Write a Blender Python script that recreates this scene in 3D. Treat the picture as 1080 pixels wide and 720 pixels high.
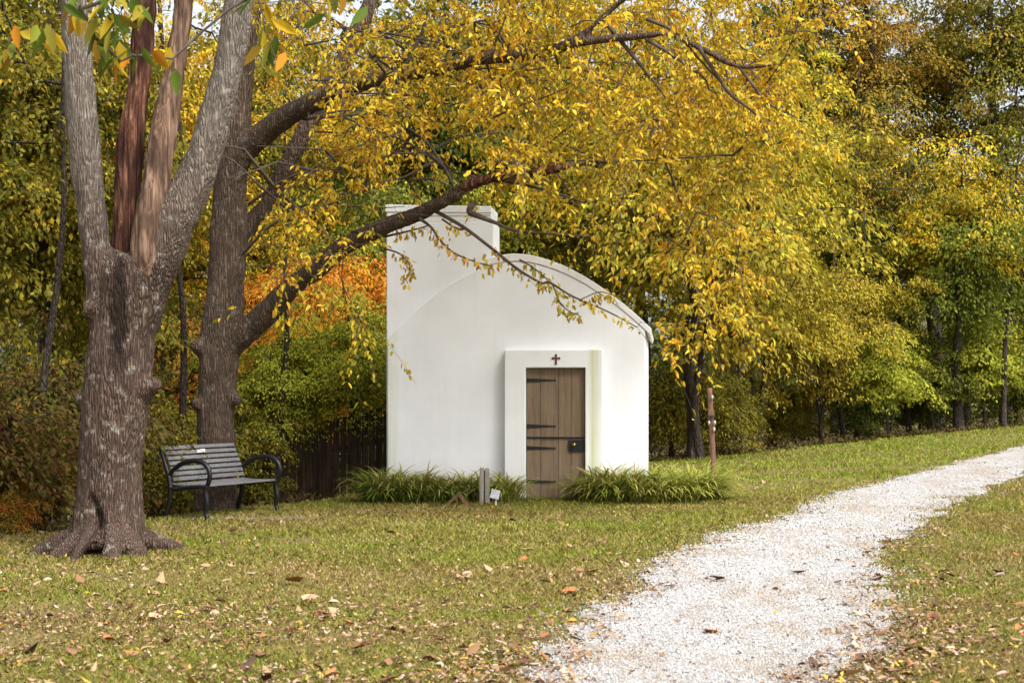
import bpy, math, random
import numpy as np
from mathutils import Vector, noise as mnoise
for o in list(bpy.data.objects):
    bpy.data.objects.remove(o, do_unlink=True)
S = bpy.context.scene
COL = S.collection
R = math.radians

# ------------------------------------------------------------------ camera
FPX, CX, HZ, EYE = 1650.0, 540.0, 412.0, 1.6      # focal length and horizon in pixels of a 1080 px wide picture
cd = bpy.data.cameras.new('camera')
cam = bpy.data.objects.new('camera', cd); COL.objects.link(cam)
cam.location = (0, 0, EYE); cam.rotation_euler = (R(90), 0, 0)
cd.sensor_width = 36; cd.lens = 36*FPX/1080
cd.shift_y = (HZ-360)/1080
cd.clip_start = 0.1; cd.clip_end = 2000
cd.dof.use_dof = True; cd.dof.focus_distance = 21.0; cd.dof.aperture_fstop = 5.0
S.camera = cam

# ------------------------------------------------------------------ sky, sun, exposure
SUN_EL, SUN_AZ = 50, 140          # degrees; azimuth clockwise from +Y (behind the camera, to the right)
W = bpy.data.worlds.new('World'); S.world = W; W.use_nodes = True
wn, wl = W.node_tree.nodes, W.node_tree.links
bg = wn['Background']
sky = wn.new('ShaderNodeTexSky'); sky.sky_type = 'NISHITA'; sky.sun_disc = False
sky.sun_elevation = R(SUN_EL); sky.sun_rotation = R(SUN_AZ)
sky.dust_density = 4.0; sky.air_density = 1.0; sky.ozone_density = 1.0
hs = wn.new('ShaderNodeHueSaturation'); hs.inputs['Saturation'].default_value = 0.30   # thin white cloud
tint = wn.new('ShaderNodeMix'); tint.data_type = 'RGBA'; tint.blend_type = 'MULTIPLY'; tint.inputs[0].default_value = 1
tint.inputs[7].default_value = (1.0, 0.99, 0.98, 1)
wl.new(sky.outputs[0], hs.inputs['Color']); wl.new(hs.outputs[0], tint.inputs[6]); wl.new(tint.outputs[2], bg.inputs[0])
bg.inputs[1].default_value = 0.15
sl = bpy.data.lights.new('sun', 'SUN'); sun = bpy.data.objects.new('sun', sl); COL.objects.link(sun)
sl.energy = 3.0; sl.angle = R(20); sl.color = (1.0, 0.975, 0.94)
az, el = R(SUN_AZ), R(SUN_EL)
sd = Vector((math.sin(az)*math.cos(el), math.cos(az)*math.cos(el), math.sin(el)))
sun.rotation_euler = sd.to_track_quat('Z', 'Y').to_euler(); sun.location = (8, -10, 20)
S.view_settings.view_transform = 'Standard'; S.view_settings.look = 'None'
S.view_settings.exposure = 0.92; S.view_settings.gamma = 1.0
S.cycles.use_denoising = True
S.cycles.max_bounces = 8; S.cycles.transparent_max_bounces = 8

# ------------------------------------------------------------------ numeric helpers
rng = np.random.default_rng(11)
def _hash(ix, iy, iz, s):
    h = (ix.astype(np.int64)*374761393 + iy.astype(np.int64)*668265263 + iz.astype(np.int64)*2147483647 + s*974711) & 0xffffffff
    h = ((h ^ (h >> 13))*1274126177) & 0xffffffff
    h = ((h ^ (h >> 16))*2246822519) & 0xffffffff
    return ((h ^ (h >> 15)) & 0xffff)/65535.0
def vnoise(x, y, z=None, s=0):
    x = np.asarray(x, float); y = np.asarray(y, float)
    z = np.zeros_like(x) if z is None else np.asarray(z, float)
    x0, y0, z0 = np.floor(x), np.floor(y), np.floor(z)
    fx, fy, fz = x-x0, y-y0, z-z0
    fx, fy, fz = [f*f*(3-2*f) for f in (fx, fy, fz)]
    r = 0
    for dx in (0, 1):
        for dy in (0, 1):
            for dz in (0, 1):
                w = (fx if dx else 1-fx)*(fy if dy else 1-fy)*(fz if dz else 1-fz)
                r = r + w*_hash(x0+dx, y0+dy, z0+dz, s)
    return r
def fbm(x, y, z=None, s=0, o=3):
    r, a, t = 0, 1, 0
    for k in range(o):
        r = r + a*vnoise(x*2**k, y*2**k, None if z is None else z*2**k, s+k); t += a; a *= .5
    return r/t
EDGE_X = [-60, -15, -8, -5.7, -5.0, -4.3, -2.9, -1.5, 2.2, 4.6, 13.7, 25, 60]
EDGE_Y = [12, 13.5, 15.5, 17.0, 17.8, 19.8, 22.3, 27, 32.5, 34.5, 42, 50, 70]
def hgt(x, y):
    x = np.asarray(x, float); y = np.asarray(y, float)
    ye = np.interp(x, EDGE_X, EDGE_Y)
    u = x + .35*np.minimum(y-22, 40) - 5.5
    rise = .042*np.where(u > 8, u, np.log1p(np.exp(np.clip(u*1.2, -30, 30)))/1.2)
    rise = np.minimum(rise, 2.0 + .0*x)
    d = np.maximum(y-ye, 0)
    fall = np.minimum(.05*d + .10*np.minimum(d, 3.), 2.6)*np.interp(x, [-6, 3, 14], [1, .8, .6])
    bump = .03*(fbm(x*.35, y*.35, s=3)-.5)*np.clip((y-4)/6, 0, 1)
    return rise - fall + bump
def P(px, py, Y):
    return np.array([(px-CX)/FPX*Y, Y, EYE-(py-HZ)/FPX*Y])
def G(px, py):
    """the ground point seen at a pixel of the photograph"""
    Ys = np.arange(4, 90, .02)
    zs = EYE-(py-HZ)/FPX*Ys
    hh = hgt((px-CX)/FPX*Ys, Ys)
    k = np.argmax(hh >= zs) if (hh >= zs).any() else len(Ys)-1
    Y = Ys[k]
    return np.array([(px-CX)/FPX*Y, Y, hh[k]])
def GX(px, Y):
    x = (px-CX)/FPX*Y
    return np.array([x, Y, float(hgt(x, Y))])
def nrm(v):
    return v/np.maximum(np.linalg.norm(v, axis=-1, keepdims=True), 1e-9)
def catmull(pts, n=6):
    p = np.asarray(pts, float)
    if len(p) < 3:
        t = np.linspace(0, 1, n+1)[:, None]
        return p[0]*(1-t)+p[1]*t
    q = np.vstack([2*p[0]-p[1], p, 2*p[-1]-p[-2]])
    out = []
    for i in range(1, len(q)-2):
        t = np.linspace(0, 1, n, endpoint=False)[:, None]
        a, b, c, d = q[i-1], q[i], q[i+1], q[i+2]
        out.append(.5*((2*b)+(-a+c)*t+(2*a-5*b+4*c-d)*t**2+(-a+3*b-3*c+d)*t**3))
    out.append(q[-2][None])
    return np.vstack(out)

# ------------------------------------------------------------------ mesh helpers
class MB:
    """collects shapes and links them as ONE mesh object"""
    def __init__(s): s.v = []; s.f = []; s.n = 0
    def add(s, verts, faces):
        verts = np.asarray(verts, float).reshape(-1, 3)
        s.v.append(verts)
        s.f += [tuple(int(i)+s.n for i in f) for f in faces]
        s.n += len(verts)
    def box(s, x0, x1, y0, y1, z0, z1):
        v = [(x, y, z) for x in (x0, x1) for y in (y0, y1) for z in (z0, z1)]
        s.add(v, [(0, 1, 3, 2), (4, 6, 7, 5), (0, 4, 5, 1), (2, 3, 7, 6), (0, 2, 6, 4), (1, 5, 7, 3)])
    def tube(s, pts, rad, n=8, caps=True):
        p = np.asarray(pts, float); k = len(p)
        rad = np.broadcast_to(np.asarray(rad, float), (k,))
        t = nrm(np.gradient(p, axis=0))
        up = np.array([0, 0, 1.]) if abs(t[0][2]) < .9 else np.array([1., 0, 0])
        a = nrm(np.cross(t[0], up)); A = [a]
        for i in range(1, k):
            a = A[-1]-t[i]*np.dot(A[-1], t[i]); A.append(nrm(a))
        A = np.array(A); B = np.cross(t, A)
        th = np.arange(n)/n*2*np.pi
        ring = p[:, None]+rad[:, None, None]*(A[:, None]*np.cos(th)[None, :, None]+B[:, None]*np.sin(th)[None, :, None])
        f = []
        for i in range(k-1):
            for j in range(n):
                j2 = (j+1) % n
                f.append((i*n+j, i*n+j2, (i+1)*n+j2, (i+1)*n+j))
        if caps:
            f.append(tuple(range(n-1, -1, -1))); f.append(tuple((k-1)*n+j for j in range(n)))
        s.add(ring.reshape(-1, 3), f)
    def prism(s, poly, y0, y1):
        """an outline in x,z extruded along y"""
        n = len(poly)
        v = [(x, y0, z) for x, z in poly]+[(x, y1, z) for x, z in poly]
        f = [tuple(range(n)), tuple(range(2*n-1, n-1, -1))]
        f += [(i+n, (i+1) % n+n, (i+1) % n, i) for i in range(n)]
        s.add(v, f)
    def build(s, name, mat, parent=None, smooth=False, bevel=0):
        me = bpy.data.meshes.new(name)
        me.from_pydata(np.vstack(s.v).tolist(), [], s.f); me.update()
        return link(name, me, mat, parent, smooth, bevel)
def link(name, me, mat, parent=None, smooth=False, bevel=0):
    o = bpy.data.objects.new(name, me); COL.objects.link(o)
    if mat: me.materials.append(mat)
    if parent: o.parent = parent
    if smooth: me.shade_smooth()
    if bevel:
        m = o.modifiers.new('bevel', 'BEVEL'); m.width = bevel; m.segments = 2; m.limit_method = 'ANGLE'
    return o
def fastmesh(name, verts, k):
    """mesh from an (N*k,3) vertex array of N separate k-gons / or with index array"""
    me = bpy.data.meshes.new(name)
    verts = np.ascontiguousarray(verts, dtype=np.float32)
    if isinstance(k, int):
        idx = np.arange(len(verts), dtype=np.int32); nf = len(verts)//k
        tot = np.full(nf, k, np.int32)
    else:
        idx = np.ascontiguousarray(k, dtype=np.int32); nf = idx.shape[0]; tot = np.full(nf, idx.shape[1], np.int32)
        idx = idx.reshape(-1)
    me.vertices.add(len(verts)); me.vertices.foreach_set('co', verts.reshape(-1))
    me.loops.add(len(idx)); me.loops.foreach_set('vertex_index', idx)
    me.polygons.add(nf)
    me.polygons.foreach_set('loop_start', np.concatenate([[0], np.cumsum(tot)[:-1]]).astype(np.int32))
    me.polygons.foreach_set('loop_total', tot)
    me.update(calc_edges=True)
    return me
def empty(name, loc=(0, 0, 0), rz=0):
    o = bpy.data.objects.new(name, None); COL.objects.link(o)
    o.location = [float(c) for c in loc]; o.rotation_euler = (0, 0, rz); o.empty_display_size = .2
    return o
def tag(o, label=None, cat=None, group=None, kind=None):
    if label: o['label'] = label
    if cat: o['category'] = cat
    if group: o['group'] = group
    if kind: o['kind'] = kind
    return o
def remeshed(mb, voxel):
    me = bpy.data.meshes.new('tmp'); me.from_pydata(np.vstack(mb.v).tolist(), [], mb.f); me.update()
    o = bpy.data.objects.new('tmp', me); COL.objects.link(o)
    m = o.modifiers.new('r', 'REMESH'); m.mode = 'VOXEL'; m.voxel_size = voxel
    m2 = o.modifiers.new('s', 'SMOOTH'); m2.iterations = 6; m2.factor = .5
    dg = bpy.context.evaluated_depsgraph_get(); dg.update()
    out = bpy.data.meshes.new_from_object(o.evaluated_get(dg))
    bpy.data.objects.remove(o, do_unlink=True); bpy.data.meshes.remove(me)
    return out
def get_co(me):
    a = np.empty(len(me.vertices)*3, np.float32); me.vertices.foreach_get('co', a); return a.reshape(-1, 3).astype(float)
def get_no(me):
    a = np.empty(len(me.vertices)*3, np.float32); me.vertices.foreach_get('normal', a); return a.reshape(-1, 3).astype(float)
def set_co(me, a):
    me.vertices.foreach_set('co', np.ascontiguousarray(a, dtype=np.float32).reshape(-1)); me.update()

# ------------------------------------------------------------------ material helpers
class NT:
    def __init__(s, name):
        s.m = bpy.data.materials.new(name); s.m.use_nodes = True
        s.t = s.m.node_tree; s.n = s.t.nodes; s.b = s.n['Principled BSDF']; s.out = s.n['Material Output']
    def new(s, t, **kw):
        n = s.n.new(t)
        for k, v in kw.items(): setattr(n, k, v)
        return n
    def l(s, a, b): s.t.links.new(a, b)
    def coord(s, scale=(1, 1, 1), kind='Object'):
        c = s.new('ShaderNodeTexCoord'); m = s.new('ShaderNodeMapping'); m.inputs['Scale'].default_value = scale
        s.l(c.outputs[kind], m.inputs[0]); return m.outputs[0]
    def noise(s, vec, scale, detail=4, rough=.55, dist=0):
        n = s.new('ShaderNodeTexNoise'); n.inputs['Scale'].default_value = scale; n.inputs['Detail'].default_value = detail
        n.inputs['Roughness'].default_value = rough; n.inputs['Distortion'].default_value = dist
        if vec: s.l(vec, n.inputs['Vector'])
        return n.outputs['Fac']
    def ramp(s, fac, stops):
        r = s.new('ShaderNodeValToRGB'); e = r.color_ramp.elements
        while len(e) < len(stops): e.new(.5)
        for i, (p, c) in enumerate(stops):
            e[i].position = p; e[i].color = (*c, 1) if not isinstance(c, (int, float)) else (c, c, c, 1)
        s.l(fac, r.inputs[0]); return r.outputs[0]
    def mix(s, f, a, b, mode='MIX'):
        m = s.new('ShaderNodeMix', data_type='RGBA', blend_type=mode)
        for i, v in ((0, f), (6, a), (7, b)):
            if isinstance(v, (int, float)): m.inputs[i].default_value = v
            elif isinstance(v, tuple): m.inputs[i].default_value = (*v, 1)
            else: s.l(v, m.inputs[i])
        return m.outputs[2]
    def math(s, op, a, b=0.0):
        m = s.new('ShaderNodeMath', operation=op)
        for i, v in ((0, a), (1, b)):
            if isinstance(v, (int, float)): m.inputs[i].default_value = v
            else: s.l(v, m.inputs[i])
        return m.outputs[0]
    def bump(s, h, strength=.5, dist=.02):
        b = s.new('ShaderNodeBump'); b.inputs['Strength'].default_value = strength; b.inputs['Distance'].default_value = dist
        s.l(h, b.inputs['Height']); s.l(b.outputs[0], s.b.inputs['Normal']); return b
    def done(s, col=None, rough=.7, spec=.3, metal=0):
        if col is not None:
            if isinstance(col, tuple): s.b.inputs['Base Color'].default_value = (*col, 1)
            else: s.l(col, s.b.inputs['Base Color'])
        if isinstance(rough, (int, float)): s.b.inputs['Roughness'].default_value = rough
        else: s.l(rough, s.b.inputs['Roughness'])
        s.b.inputs['Specular IOR Level'].default_value = spec; s.b.inputs['Metallic'].default_value = metal
        return s.m
def leaf_mat(name, cols, patch=None, pscale=.6, trans=.32, pbias=(.42, .58), zb=None):
    """cols: colours picked leaf by leaf; patch: a second set that takes over on whole sprays"""
    t = NT(name)
    g = t.new('ShaderNodeNewGeometry')
    n = len(cols)
    c = t.ramp(g.outputs['Random Per Island'], [((i+.5)/n, x) for i, x in enumerate(cols)])
    if patch:
        k = len(patch)
        c2 = t.ramp(t.math('FRACT', t.math('MULTIPLY', g.outputs['Random Per Island'], 7.31)), [((i+.5)/k, x) for i, x in enumerate(patch)])
        vec = t.coord()
        f = t.noise(vec, pscale, 4, .62)
        if zb:
            sx = t.new('ShaderNodeSeparateXYZ'); t.l(vec, sx.inputs[0])
            mr = t.new('ShaderNodeMapRange'); t.l(sx.outputs[2], mr.inputs[0]); mr.inputs[1].default_value = zb[0]; mr.inputs[2].default_value = zb[1]
            f = t.math('ADD', f, t.math('MULTIPLY', t.math('SUBTRACT', mr.outputs[0], .5), .42))
        f = t.ramp(f, [(pbias[0], 0.0), (pbias[1], 1.0)])
        c = t.mix(f, c, c2)
    v = t.math('MULTIPLY_ADD', t.math('FRACT', t.math('MULTIPLY', g.outputs['Random Per Island'], 53.7)), .5)
    v.node.inputs[2].default_value = .70
    hsv = t.new('ShaderNodeHueSaturation'); t.l(c, hsv.inputs['Color']); t.l(v, hsv.inputs['Value'])
    t.done(hsv.outputs[0], .6, .10)
    tr = t.new('ShaderNodeBsdfTranslucent'); t.l(hsv.outputs[0], tr.inputs[0])
    ms = t.new('ShaderNodeMixShader'); ms.inputs[0].default_value = trans
    t.l(t.b.outputs[0], ms.inputs[1]); t.l(tr.outputs[0], ms.inputs[2]); t.l(ms.outputs[0], t.out.inputs[0])
    return t.m
def bark_mat(name, ridge, crack, lichen, ls=.5, zs=.22, scale=26, upz=None, stain=None):
    t = NT(name)
    v = t.coord((1, 1, zs))
    nz = t.new('ShaderNodeTexNoise'); nz.inputs['Scale'].default_value = 9; t.l(v, nz.inputs['Vector'])
    vm = t.new('ShaderNodeVectorMath', operation='MULTIPLY_ADD'); t.l(nz.outputs['Color'], vm.inputs[0])
    vm.inputs[1].default_value = (.09, .09, .09); t.l(v, vm.inputs[2])
    vo = t.new('ShaderNodeTexVoronoi', feature='DISTANCE_TO_EDGE'); vo.inputs['Scale'].default_value = scale
    t.l(vm.outputs[0], vo.inputs['Vector'])
    fine = t.noise(t.coord((1, 1, .35)), 60, 5, .6)
    big = t.noise(t.coord(), 1.6, 4, .6)
    lic = t.noise(t.coord(), 9, 5, .65)
    c = t.ramp(vo.outputs['Distance'], [(.0, crack), (.16, tuple(.55*a+.45*b for a, b in zip(ridge, crack))), (.4, ridge)])
    c = t.mix(t.ramp(fine, [(.3, 0.0), (.75, .55)]), c, tuple(x*1.5 for x in ridge))
    c = t.mix(t.ramp(big, [(.35, .45), (.65, 0.0)]), c, crack)
    lf = t.ramp(lic, [(.56, 0.0), (.7, ls)])
    if upz:                                        # the upper limbs of the tree are paler and more lichened than its base
        sx = t.new('ShaderNodeSeparateXYZ'); tc = t.new('ShaderNodeTexCoord'); t.l(tc.outputs['Object'], sx.inputs[0])
        mr = t.new('ShaderNodeMapRange'); t.l(sx.outputs[2], mr.inputs[0]); mr.inputs[1].default_value = upz[0]; mr.inputs[2].default_value = upz[1]
        lf = t.math('ADD', lf, t.math('MULTIPLY', mr.outputs[0], .40))
    c = t.mix(lf, c, lichen)
    if stain:                                      # wet dark streak running down from the fork
        mp = t.new('ShaderNodeMapping'); mp.vector_type = 'TEXTURE'; mp.inputs['Location'].default_value = stain; mp.inputs['Scale'].default_value = (.13, .6, .75)
        tc2 = t.new('ShaderNodeTexCoord'); t.l(tc2.outputs['Object'], mp.inputs[0])
        ln = t.new('ShaderNodeVectorMath', operation='LENGTH'); t.l(mp.outputs[0], ln.inputs[0])
        sf_ = t.math('ADD', ln.outputs['Value'], t.math('MULTIPLY', t.math('SUBTRACT', lic, .5), 1.6))
        c = t.mix(t.ramp(sf_, [(.45, .85), (1.0, 0.0)]), c, tuple(.8*x for x in crack))
    h = t.math('ADD', t.math('MULTIPLY', t.ramp(vo.outputs['Distance'], [(0, 0.0), (.3, 1.0)]), 1.0), t.math('MULTIPLY', fine, .5))
    t.bump(h, .9, .025)
    return t.done(c, .9, .15)
def plain(name, col, rough=.6, spec=.3, metal=0, var=.25, scale=20, bump=0, stretch=(1, 1, 1)):
    t = NT(name); n = t.noise(t.coord(stretch), scale, 5, .6)
    c = t.mix(t.ramp(n, [(.3, 0.0), (.7, 1.0)]), tuple(x*(1-var) for x in col), tuple(min(x*(1+var), 1) for x in col))
    if bump: t.bump(n, bump, .01)
    return t.done(c, rough, spec, metal)

M = {}
def plaster(name, base, green, gmask):
    t = NT(name)
    v = t.coord()
    br = t.new('ShaderNodeTexBrick'); br.inputs['Scale'].default_value = 1; br.inputs['Brick Width'].default_value = .42
    br.inputs['Row Height'].default_value = .21; br.inputs['Mortar Size'].default_value = .012; br.inputs['Mortar Smooth'].default_value = 1
    mp = t.new('ShaderNodeMapping'); mp.inputs['Rotation'].default_value = (R(90), 0, 0); t.l(v, mp.inputs[0]); t.l(mp.outputs[0], br.inputs['Vector'])
    n1 = t.noise(v, 1.3, 5, .6); n2 = t.noise(v, 40, 4, .6); n3 = t.noise(t.coord((9, 9, .35)), 1, 4, .6)
    c = t.mix(t.ramp(n1, [(.3, 0.0), (.7, .8)]), base, tuple(x*.875 for x in base))
    c = t.mix(t.ramp(n3, [(.55, 0.0), (.85, .22)]), c, (.52, .53, .46))
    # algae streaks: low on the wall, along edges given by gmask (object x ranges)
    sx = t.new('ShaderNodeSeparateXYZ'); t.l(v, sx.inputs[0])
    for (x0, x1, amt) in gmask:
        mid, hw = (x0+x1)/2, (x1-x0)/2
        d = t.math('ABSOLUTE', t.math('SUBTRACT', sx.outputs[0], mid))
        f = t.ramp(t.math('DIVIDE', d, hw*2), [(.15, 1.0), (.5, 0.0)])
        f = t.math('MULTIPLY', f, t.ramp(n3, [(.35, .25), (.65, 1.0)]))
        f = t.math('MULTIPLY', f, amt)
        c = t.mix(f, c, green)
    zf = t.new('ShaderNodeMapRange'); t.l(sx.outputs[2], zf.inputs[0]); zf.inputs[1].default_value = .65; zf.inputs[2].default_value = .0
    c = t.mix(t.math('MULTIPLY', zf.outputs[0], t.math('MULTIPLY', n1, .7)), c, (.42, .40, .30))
    h = t.math('ADD', t.math('MULTIPLY', br.outputs['Fac'], -.06), t.math('ADD', t.math('MULTIPLY', n2, .35), t.math('MULTIPLY', n1, .8)))
    t.bump(h, .35, .012)
    return t.done(c, .85, .2)
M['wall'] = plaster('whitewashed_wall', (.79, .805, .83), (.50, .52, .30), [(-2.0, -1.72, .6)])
M['tower'] = plaster('whitewashed_tower', (.79, .805, .83), (.50, .52, .30), [])
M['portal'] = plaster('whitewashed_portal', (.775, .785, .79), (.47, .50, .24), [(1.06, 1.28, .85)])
M['roofm'] = plaster('whitewashed_roof', (.76, .76, .75), (.5, .5, .4), [])
def door_mat():
    t = NT('weathered_door_planks'); v = t.coord((14, 14, .9))
    n = t.noise(v, 1.4, 6, .65, .6); n2 = t.noise(t.coord((4, 4, 1.2)), 1.1, 3); fine = t.noise(t.coord((60, 60, 2)), 2, 3)
    c = t.ramp(n, [(.25, (.095, .064, .040)), (.55, (.175, .122, .078)), (.8, (.27, .20, .135))])
    c = t.mix(t.ramp(n2, [(.4, 0.0), (.7, .5)]), c, (.24, .18, .12))
    c = t.mix(t.ramp(fine, [(.55, 0.0), (.75, .4)]), c, (.08, .05, .03))
    t.bump(t.math('ADD', n, fine), .4, .006)
    return t.done(c, .75, .2)
M['door'] = door_mat()
M['iron'] = plain('black_iron', (.018, .018, .02), .5, .4, .4, bump=.2, scale=80)
M['brass'] = plain('old_brass', (.35, .22, .08), .35, .5, .9)
M['cross'] = plain('dark_red_wood', (.10, .045, .03), .7, .2)
M['bark_a'] = bark_mat('bark_front_tree', (.165, .112, .084), (.022, .014, .011), (.44, .40, .34), .6, .12, 46, (2.7, 4.6), (.20, -.3, 2.35))
M['bark_b'] = bark_mat('bark_leaning_tree', (.175, .122, .088), (.030, .021, .016), (.34, .31, .26), .5, .12, 40)
M['bark_c'] = bark_mat('bark_woodland', (.075, .058, .045), (.02, .016, .013), (.16, .15, .12), .4, .25, 20)
M['twig'] = plain('twig_bark', (.085, .065, .05), .85, .2, var=.5, scale=12)
def deadwood(name, a, b, c3):
    t = NT(name); v = t.coord((26, 26, 1.3)); n = t.noise(v, 1.0, 6, .7, .8); n2 = t.noise(t.coord((3, 3, 1)), 2.2, 4)
    c = t.ramp(n, [(.38, a), (.52, b), (.68, c3)])
    c = t.mix(t.ramp(n2, [(.42, 0.0), (.6, .8)]), c, tuple(.7*x for x in a))
    t.bump(n, 1.0, .03)
    return t.done(c, .8, .2)
M['dead_red'] = deadwood('bare_red_wood', (.030, .012, .008), (.13, .05, .03), (.40, .22, .14))
M['dead_tan'] = deadwood('bare_tan_wood', (.08, .045, .03), (.27, .165, .11), (.45, .31, .22))
M['bench_black'] = plain('black_cast_metal', (.012, .012, .013), .35, .5, .3, bump=.1, scale=60)
M['slat'] = plain('dark_glossy_slats', (.15, .15, .158), .28, .6, 0, var=.3, scale=9, stretch=(1, 8, 8))
M['plaque'] = plain('white_plate', (.75, .75, .72), .4, .4, var=.05)
M['grey_wood'] = plain('weathered_grey_wood', (.27, .25, .21), .85, .15, var=.35, scale=6, stretch=(8, 8, 1), bump=.4)
M['brown_wood'] = plain('brown_wood', (.12, .072, .04), .8, .2, var=.4, scale=6, stretch=(8, 8, 1), bump=.4)
M['pole'] = plain('reddish_brown_pole', (.15, .078, .055), .8, .2, var=.35, scale=5, stretch=(8, 8, 1), bump=.4)
M['pale'] = plain('pale_porcelain', (.42, .41, .37), .4, .5)
M['fence'] = plain('dark_weathered_boards', (.060, .040, .028), .9, .1, var=.6, scale=3, stretch=(6, 6, .6), bump=.5)

# leaves (colours of single leaves, sunlight aside)
Y1, Y2, Y3 = (.78, .50, .030), (.88, .65, .075), (.68, .35, .018)
OR, RD, BR = (.60, .24, .020), (.40, .06, .015), (.20, .10, .035)
G1, G2, G3 = (.058, .078, .011), (.125, .150, .018), (.25, .27, .028)
YG, OL, OD = (.43, .40, .032), (.28, .235, .024), (.145, .125, .018)
LM = {
 'gold_near': leaf_mat('golden_leaves_near', [Y1, Y2, (.50, .36, .03), Y3, Y2, YG, OR, Y1], [YG, (.56, .46, .05), Y1, OL, G3], .75, pbias=(.44, .62), trans=.42),
 'gold': leaf_mat('golden_leaves', [Y1, Y3, Y2, OR, (.48, .30, .03), Y1], [YG, OL, Y1], .5),
 'gold_orange': leaf_mat('orange_gold_leaves', [Y3, OR, Y1, (.5, .25, .02)], [OL, Y1, YG], .5),
 'yellow_green': leaf_mat('yellow_green_leaves', [YG, Y1, G3, (.46, .38, .03), YG], [G3, OL, G2], .45),
 'olive_gold': leaf_mat('olive_gold_leaves', [OL, (.33, .25, .03), YG, (.42, .28, .03), OL], [OD, OL, (.40, .26, .03)], .5),
 'olive_gold_b': leaf_mat('olive_gold_sprays', [OL, (.40, .30, .03), YG, OD, OL], [Y3, OL, (.50, .30, .03)], .5, pbias=(.5, .64)),
 'yellow_olive': leaf_mat('yellow_olive_leaves', [OL, YG, G3, OD, (.44, .38, .03)], [OD, G2, OL], .45),
 'lime_gold': leaf_mat('lime_gold_leaves', [(.60, .54, .05), (.55, .45, .04), YG, (.50, .50, .05)], [YG, (.44, .46, .04), Y1], .5),
 'olive': leaf_mat('olive_leaves', [OL, OD, G2, (.28, .24, .03), OD], [OD, G1, Y3], .45, pbias=(.5, .68)),
 'dark_green': leaf_mat('dark_green_leaves', [G1, G2, (.045, .075, .012), G1], [G2, OD, G1], .5),
 'green': leaf_mat('green_leaves', [G2, G3, G1, G2, YG], [G1, OD, G2], .5),
 'fresh_green': leaf_mat('fresh_green_leaves', [(.36, .38, .045), G3, (.27, .33, .035), YG], [G3, G2, YG], .9),
 'green_gold_top': leaf_mat('green_leaves_turning_gold', [G2, G3, G1, G2, (.13, .17, .02)], [YG, Y1, (.56, .42, .03), G3, Y3], .75, pbias=(.52, .66), zb=(1.0, 7.5)),
 'orange_brown': leaf_mat('orange_brown_leaves', [(.42, .22, .03), BR, (.5, .26, .03), (.40, .26, .04), OL], [OL, (.40, .26, .04), OD], .6),
 'orange': leaf_mat('orange_leaves', [OR, (.56, .19, .02), OR, (.42, .12, .02)], [Y3, OR, OL], .9, pbias=(.48, .62)),
 'red': leaf_mat('red_leaves', [(.30, .05, .015), (.30, .09, .02), (.45, .17, .02), OD], [OL, OD, (.12, .10, .02), (.34, .13, .02)], 1.1, pbias=(.40, .52)),
 'brown_red': leaf_mat('brown_red_leaves', [(.12, .10, .02), (.13, .065, .025), (.17, .055, .02), (.11, .095, .02), OD], [(.10, .09, .018), G1, (.12, .06, .025)], .9),
 'mixed_dark': leaf_mat('dark_mixed_leaves', [OD, OL, G1, OD, (.36, .28, .03)], [G2, OD, (.46, .34, .03)], .5),
 'floor': leaf_mat('shaded_floor_leaves', [(.08, .07, .016), (.09, .05, .02), (.06, .065, .014), (.12, .075, .03)], None),
 'hero': leaf_mat('big_green_and_yellow_leaves', [(.10, .15, .02), (.12, .19, .03), Y1, (.14, .18, .03), OR, (.10, .16, .02)], None, trans=.45),
}

# ------------------------------------------------------------------ ground, lawn, drive
def axis(lo, a, b, hi, fine, n):
    m = np.arange(a, b+1e-6, fine)
    l = a-np.geomspace(fine, a-lo, n)[::-1]; h = b+np.geomspace(fine, hi-b, n)
    return np.concatenate([l, m, h])
gx = axis(-400, -14, 22, 400, .25, 26); gy = axis(-60, 3, 52, 600, .25, 26)
XX, YY = np.meshgrid(gx, gy)
ZZ = hgt(XX, YY)
nx, ny = len(gx), len(gy)
ii = (np.arange(ny-1)[:, None]*nx+np.arange(nx-1)[None]).reshape(-1)
me = fastmesh('ground', np.stack([XX, YY, ZZ], -1).reshape(-1, 3), np.stack([ii, ii+1, ii+nx+1, ii+nx], -1))
def ground_mat():
    t = NT('lawn_soil'); v = t.coord()
    n1 = t.noise(v, .35, 5, .6); n2 = t.noise(v, 7, 5, .65); n3 = t.noise(v, 55, 4, .7)
    c = t.ramp(n1, [(.3, (.18, .15, .05)), (.5, (.20, .15, .055)), (.7, (.14, .14, .03))])
    c = t.mix(t.ramp(n2, [(.4, 0.0), (.7, .7)]), c, (.145, .105, .055))
    c = t.mix(t.ramp(n3, [(.35, 0.0), (.7, .6)]), c, (.09, .085, .03))
    t.bump(t.math('ADD', n2, n3), .6, .03)
    return t.done(c, .95, .1)
go = link('ground', me, ground_mat(), smooth=True); tag(go, kind='structure')

LEFT = [(500, 800), (560, 712), (600, 668), (645, 632), (700, 590), (767, 566), (824, 544), (850, 531), (925, 510), (1000, 491), (1075, 472), (1150, 457), (1230, 444)]
RIGHT = [(890, 800), (898, 720), (906, 690), (912, 652), (922, 615), (936, 574), (962, 555), (1026, 523), (1080, 500), (1120, 485), (1180, 470), (1260, 452), (1330, 440)]
def resample(pts, n):
    p = catmull(pts, 12); d = np.concatenate([[0], np.cumsum(np.linalg.norm(np.diff(p, axis=0), axis=1))])
    u = np.linspace(0, d[-1], n)
    return np.stack([np.interp(u, d, p[:, k]) for k in range(p.shape[1])], -1)
PL = resample([G(*p)[:2] for p in LEFT], 420); PR = resample([G(*p)[:2] for p in RIGHT], 420)
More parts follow.
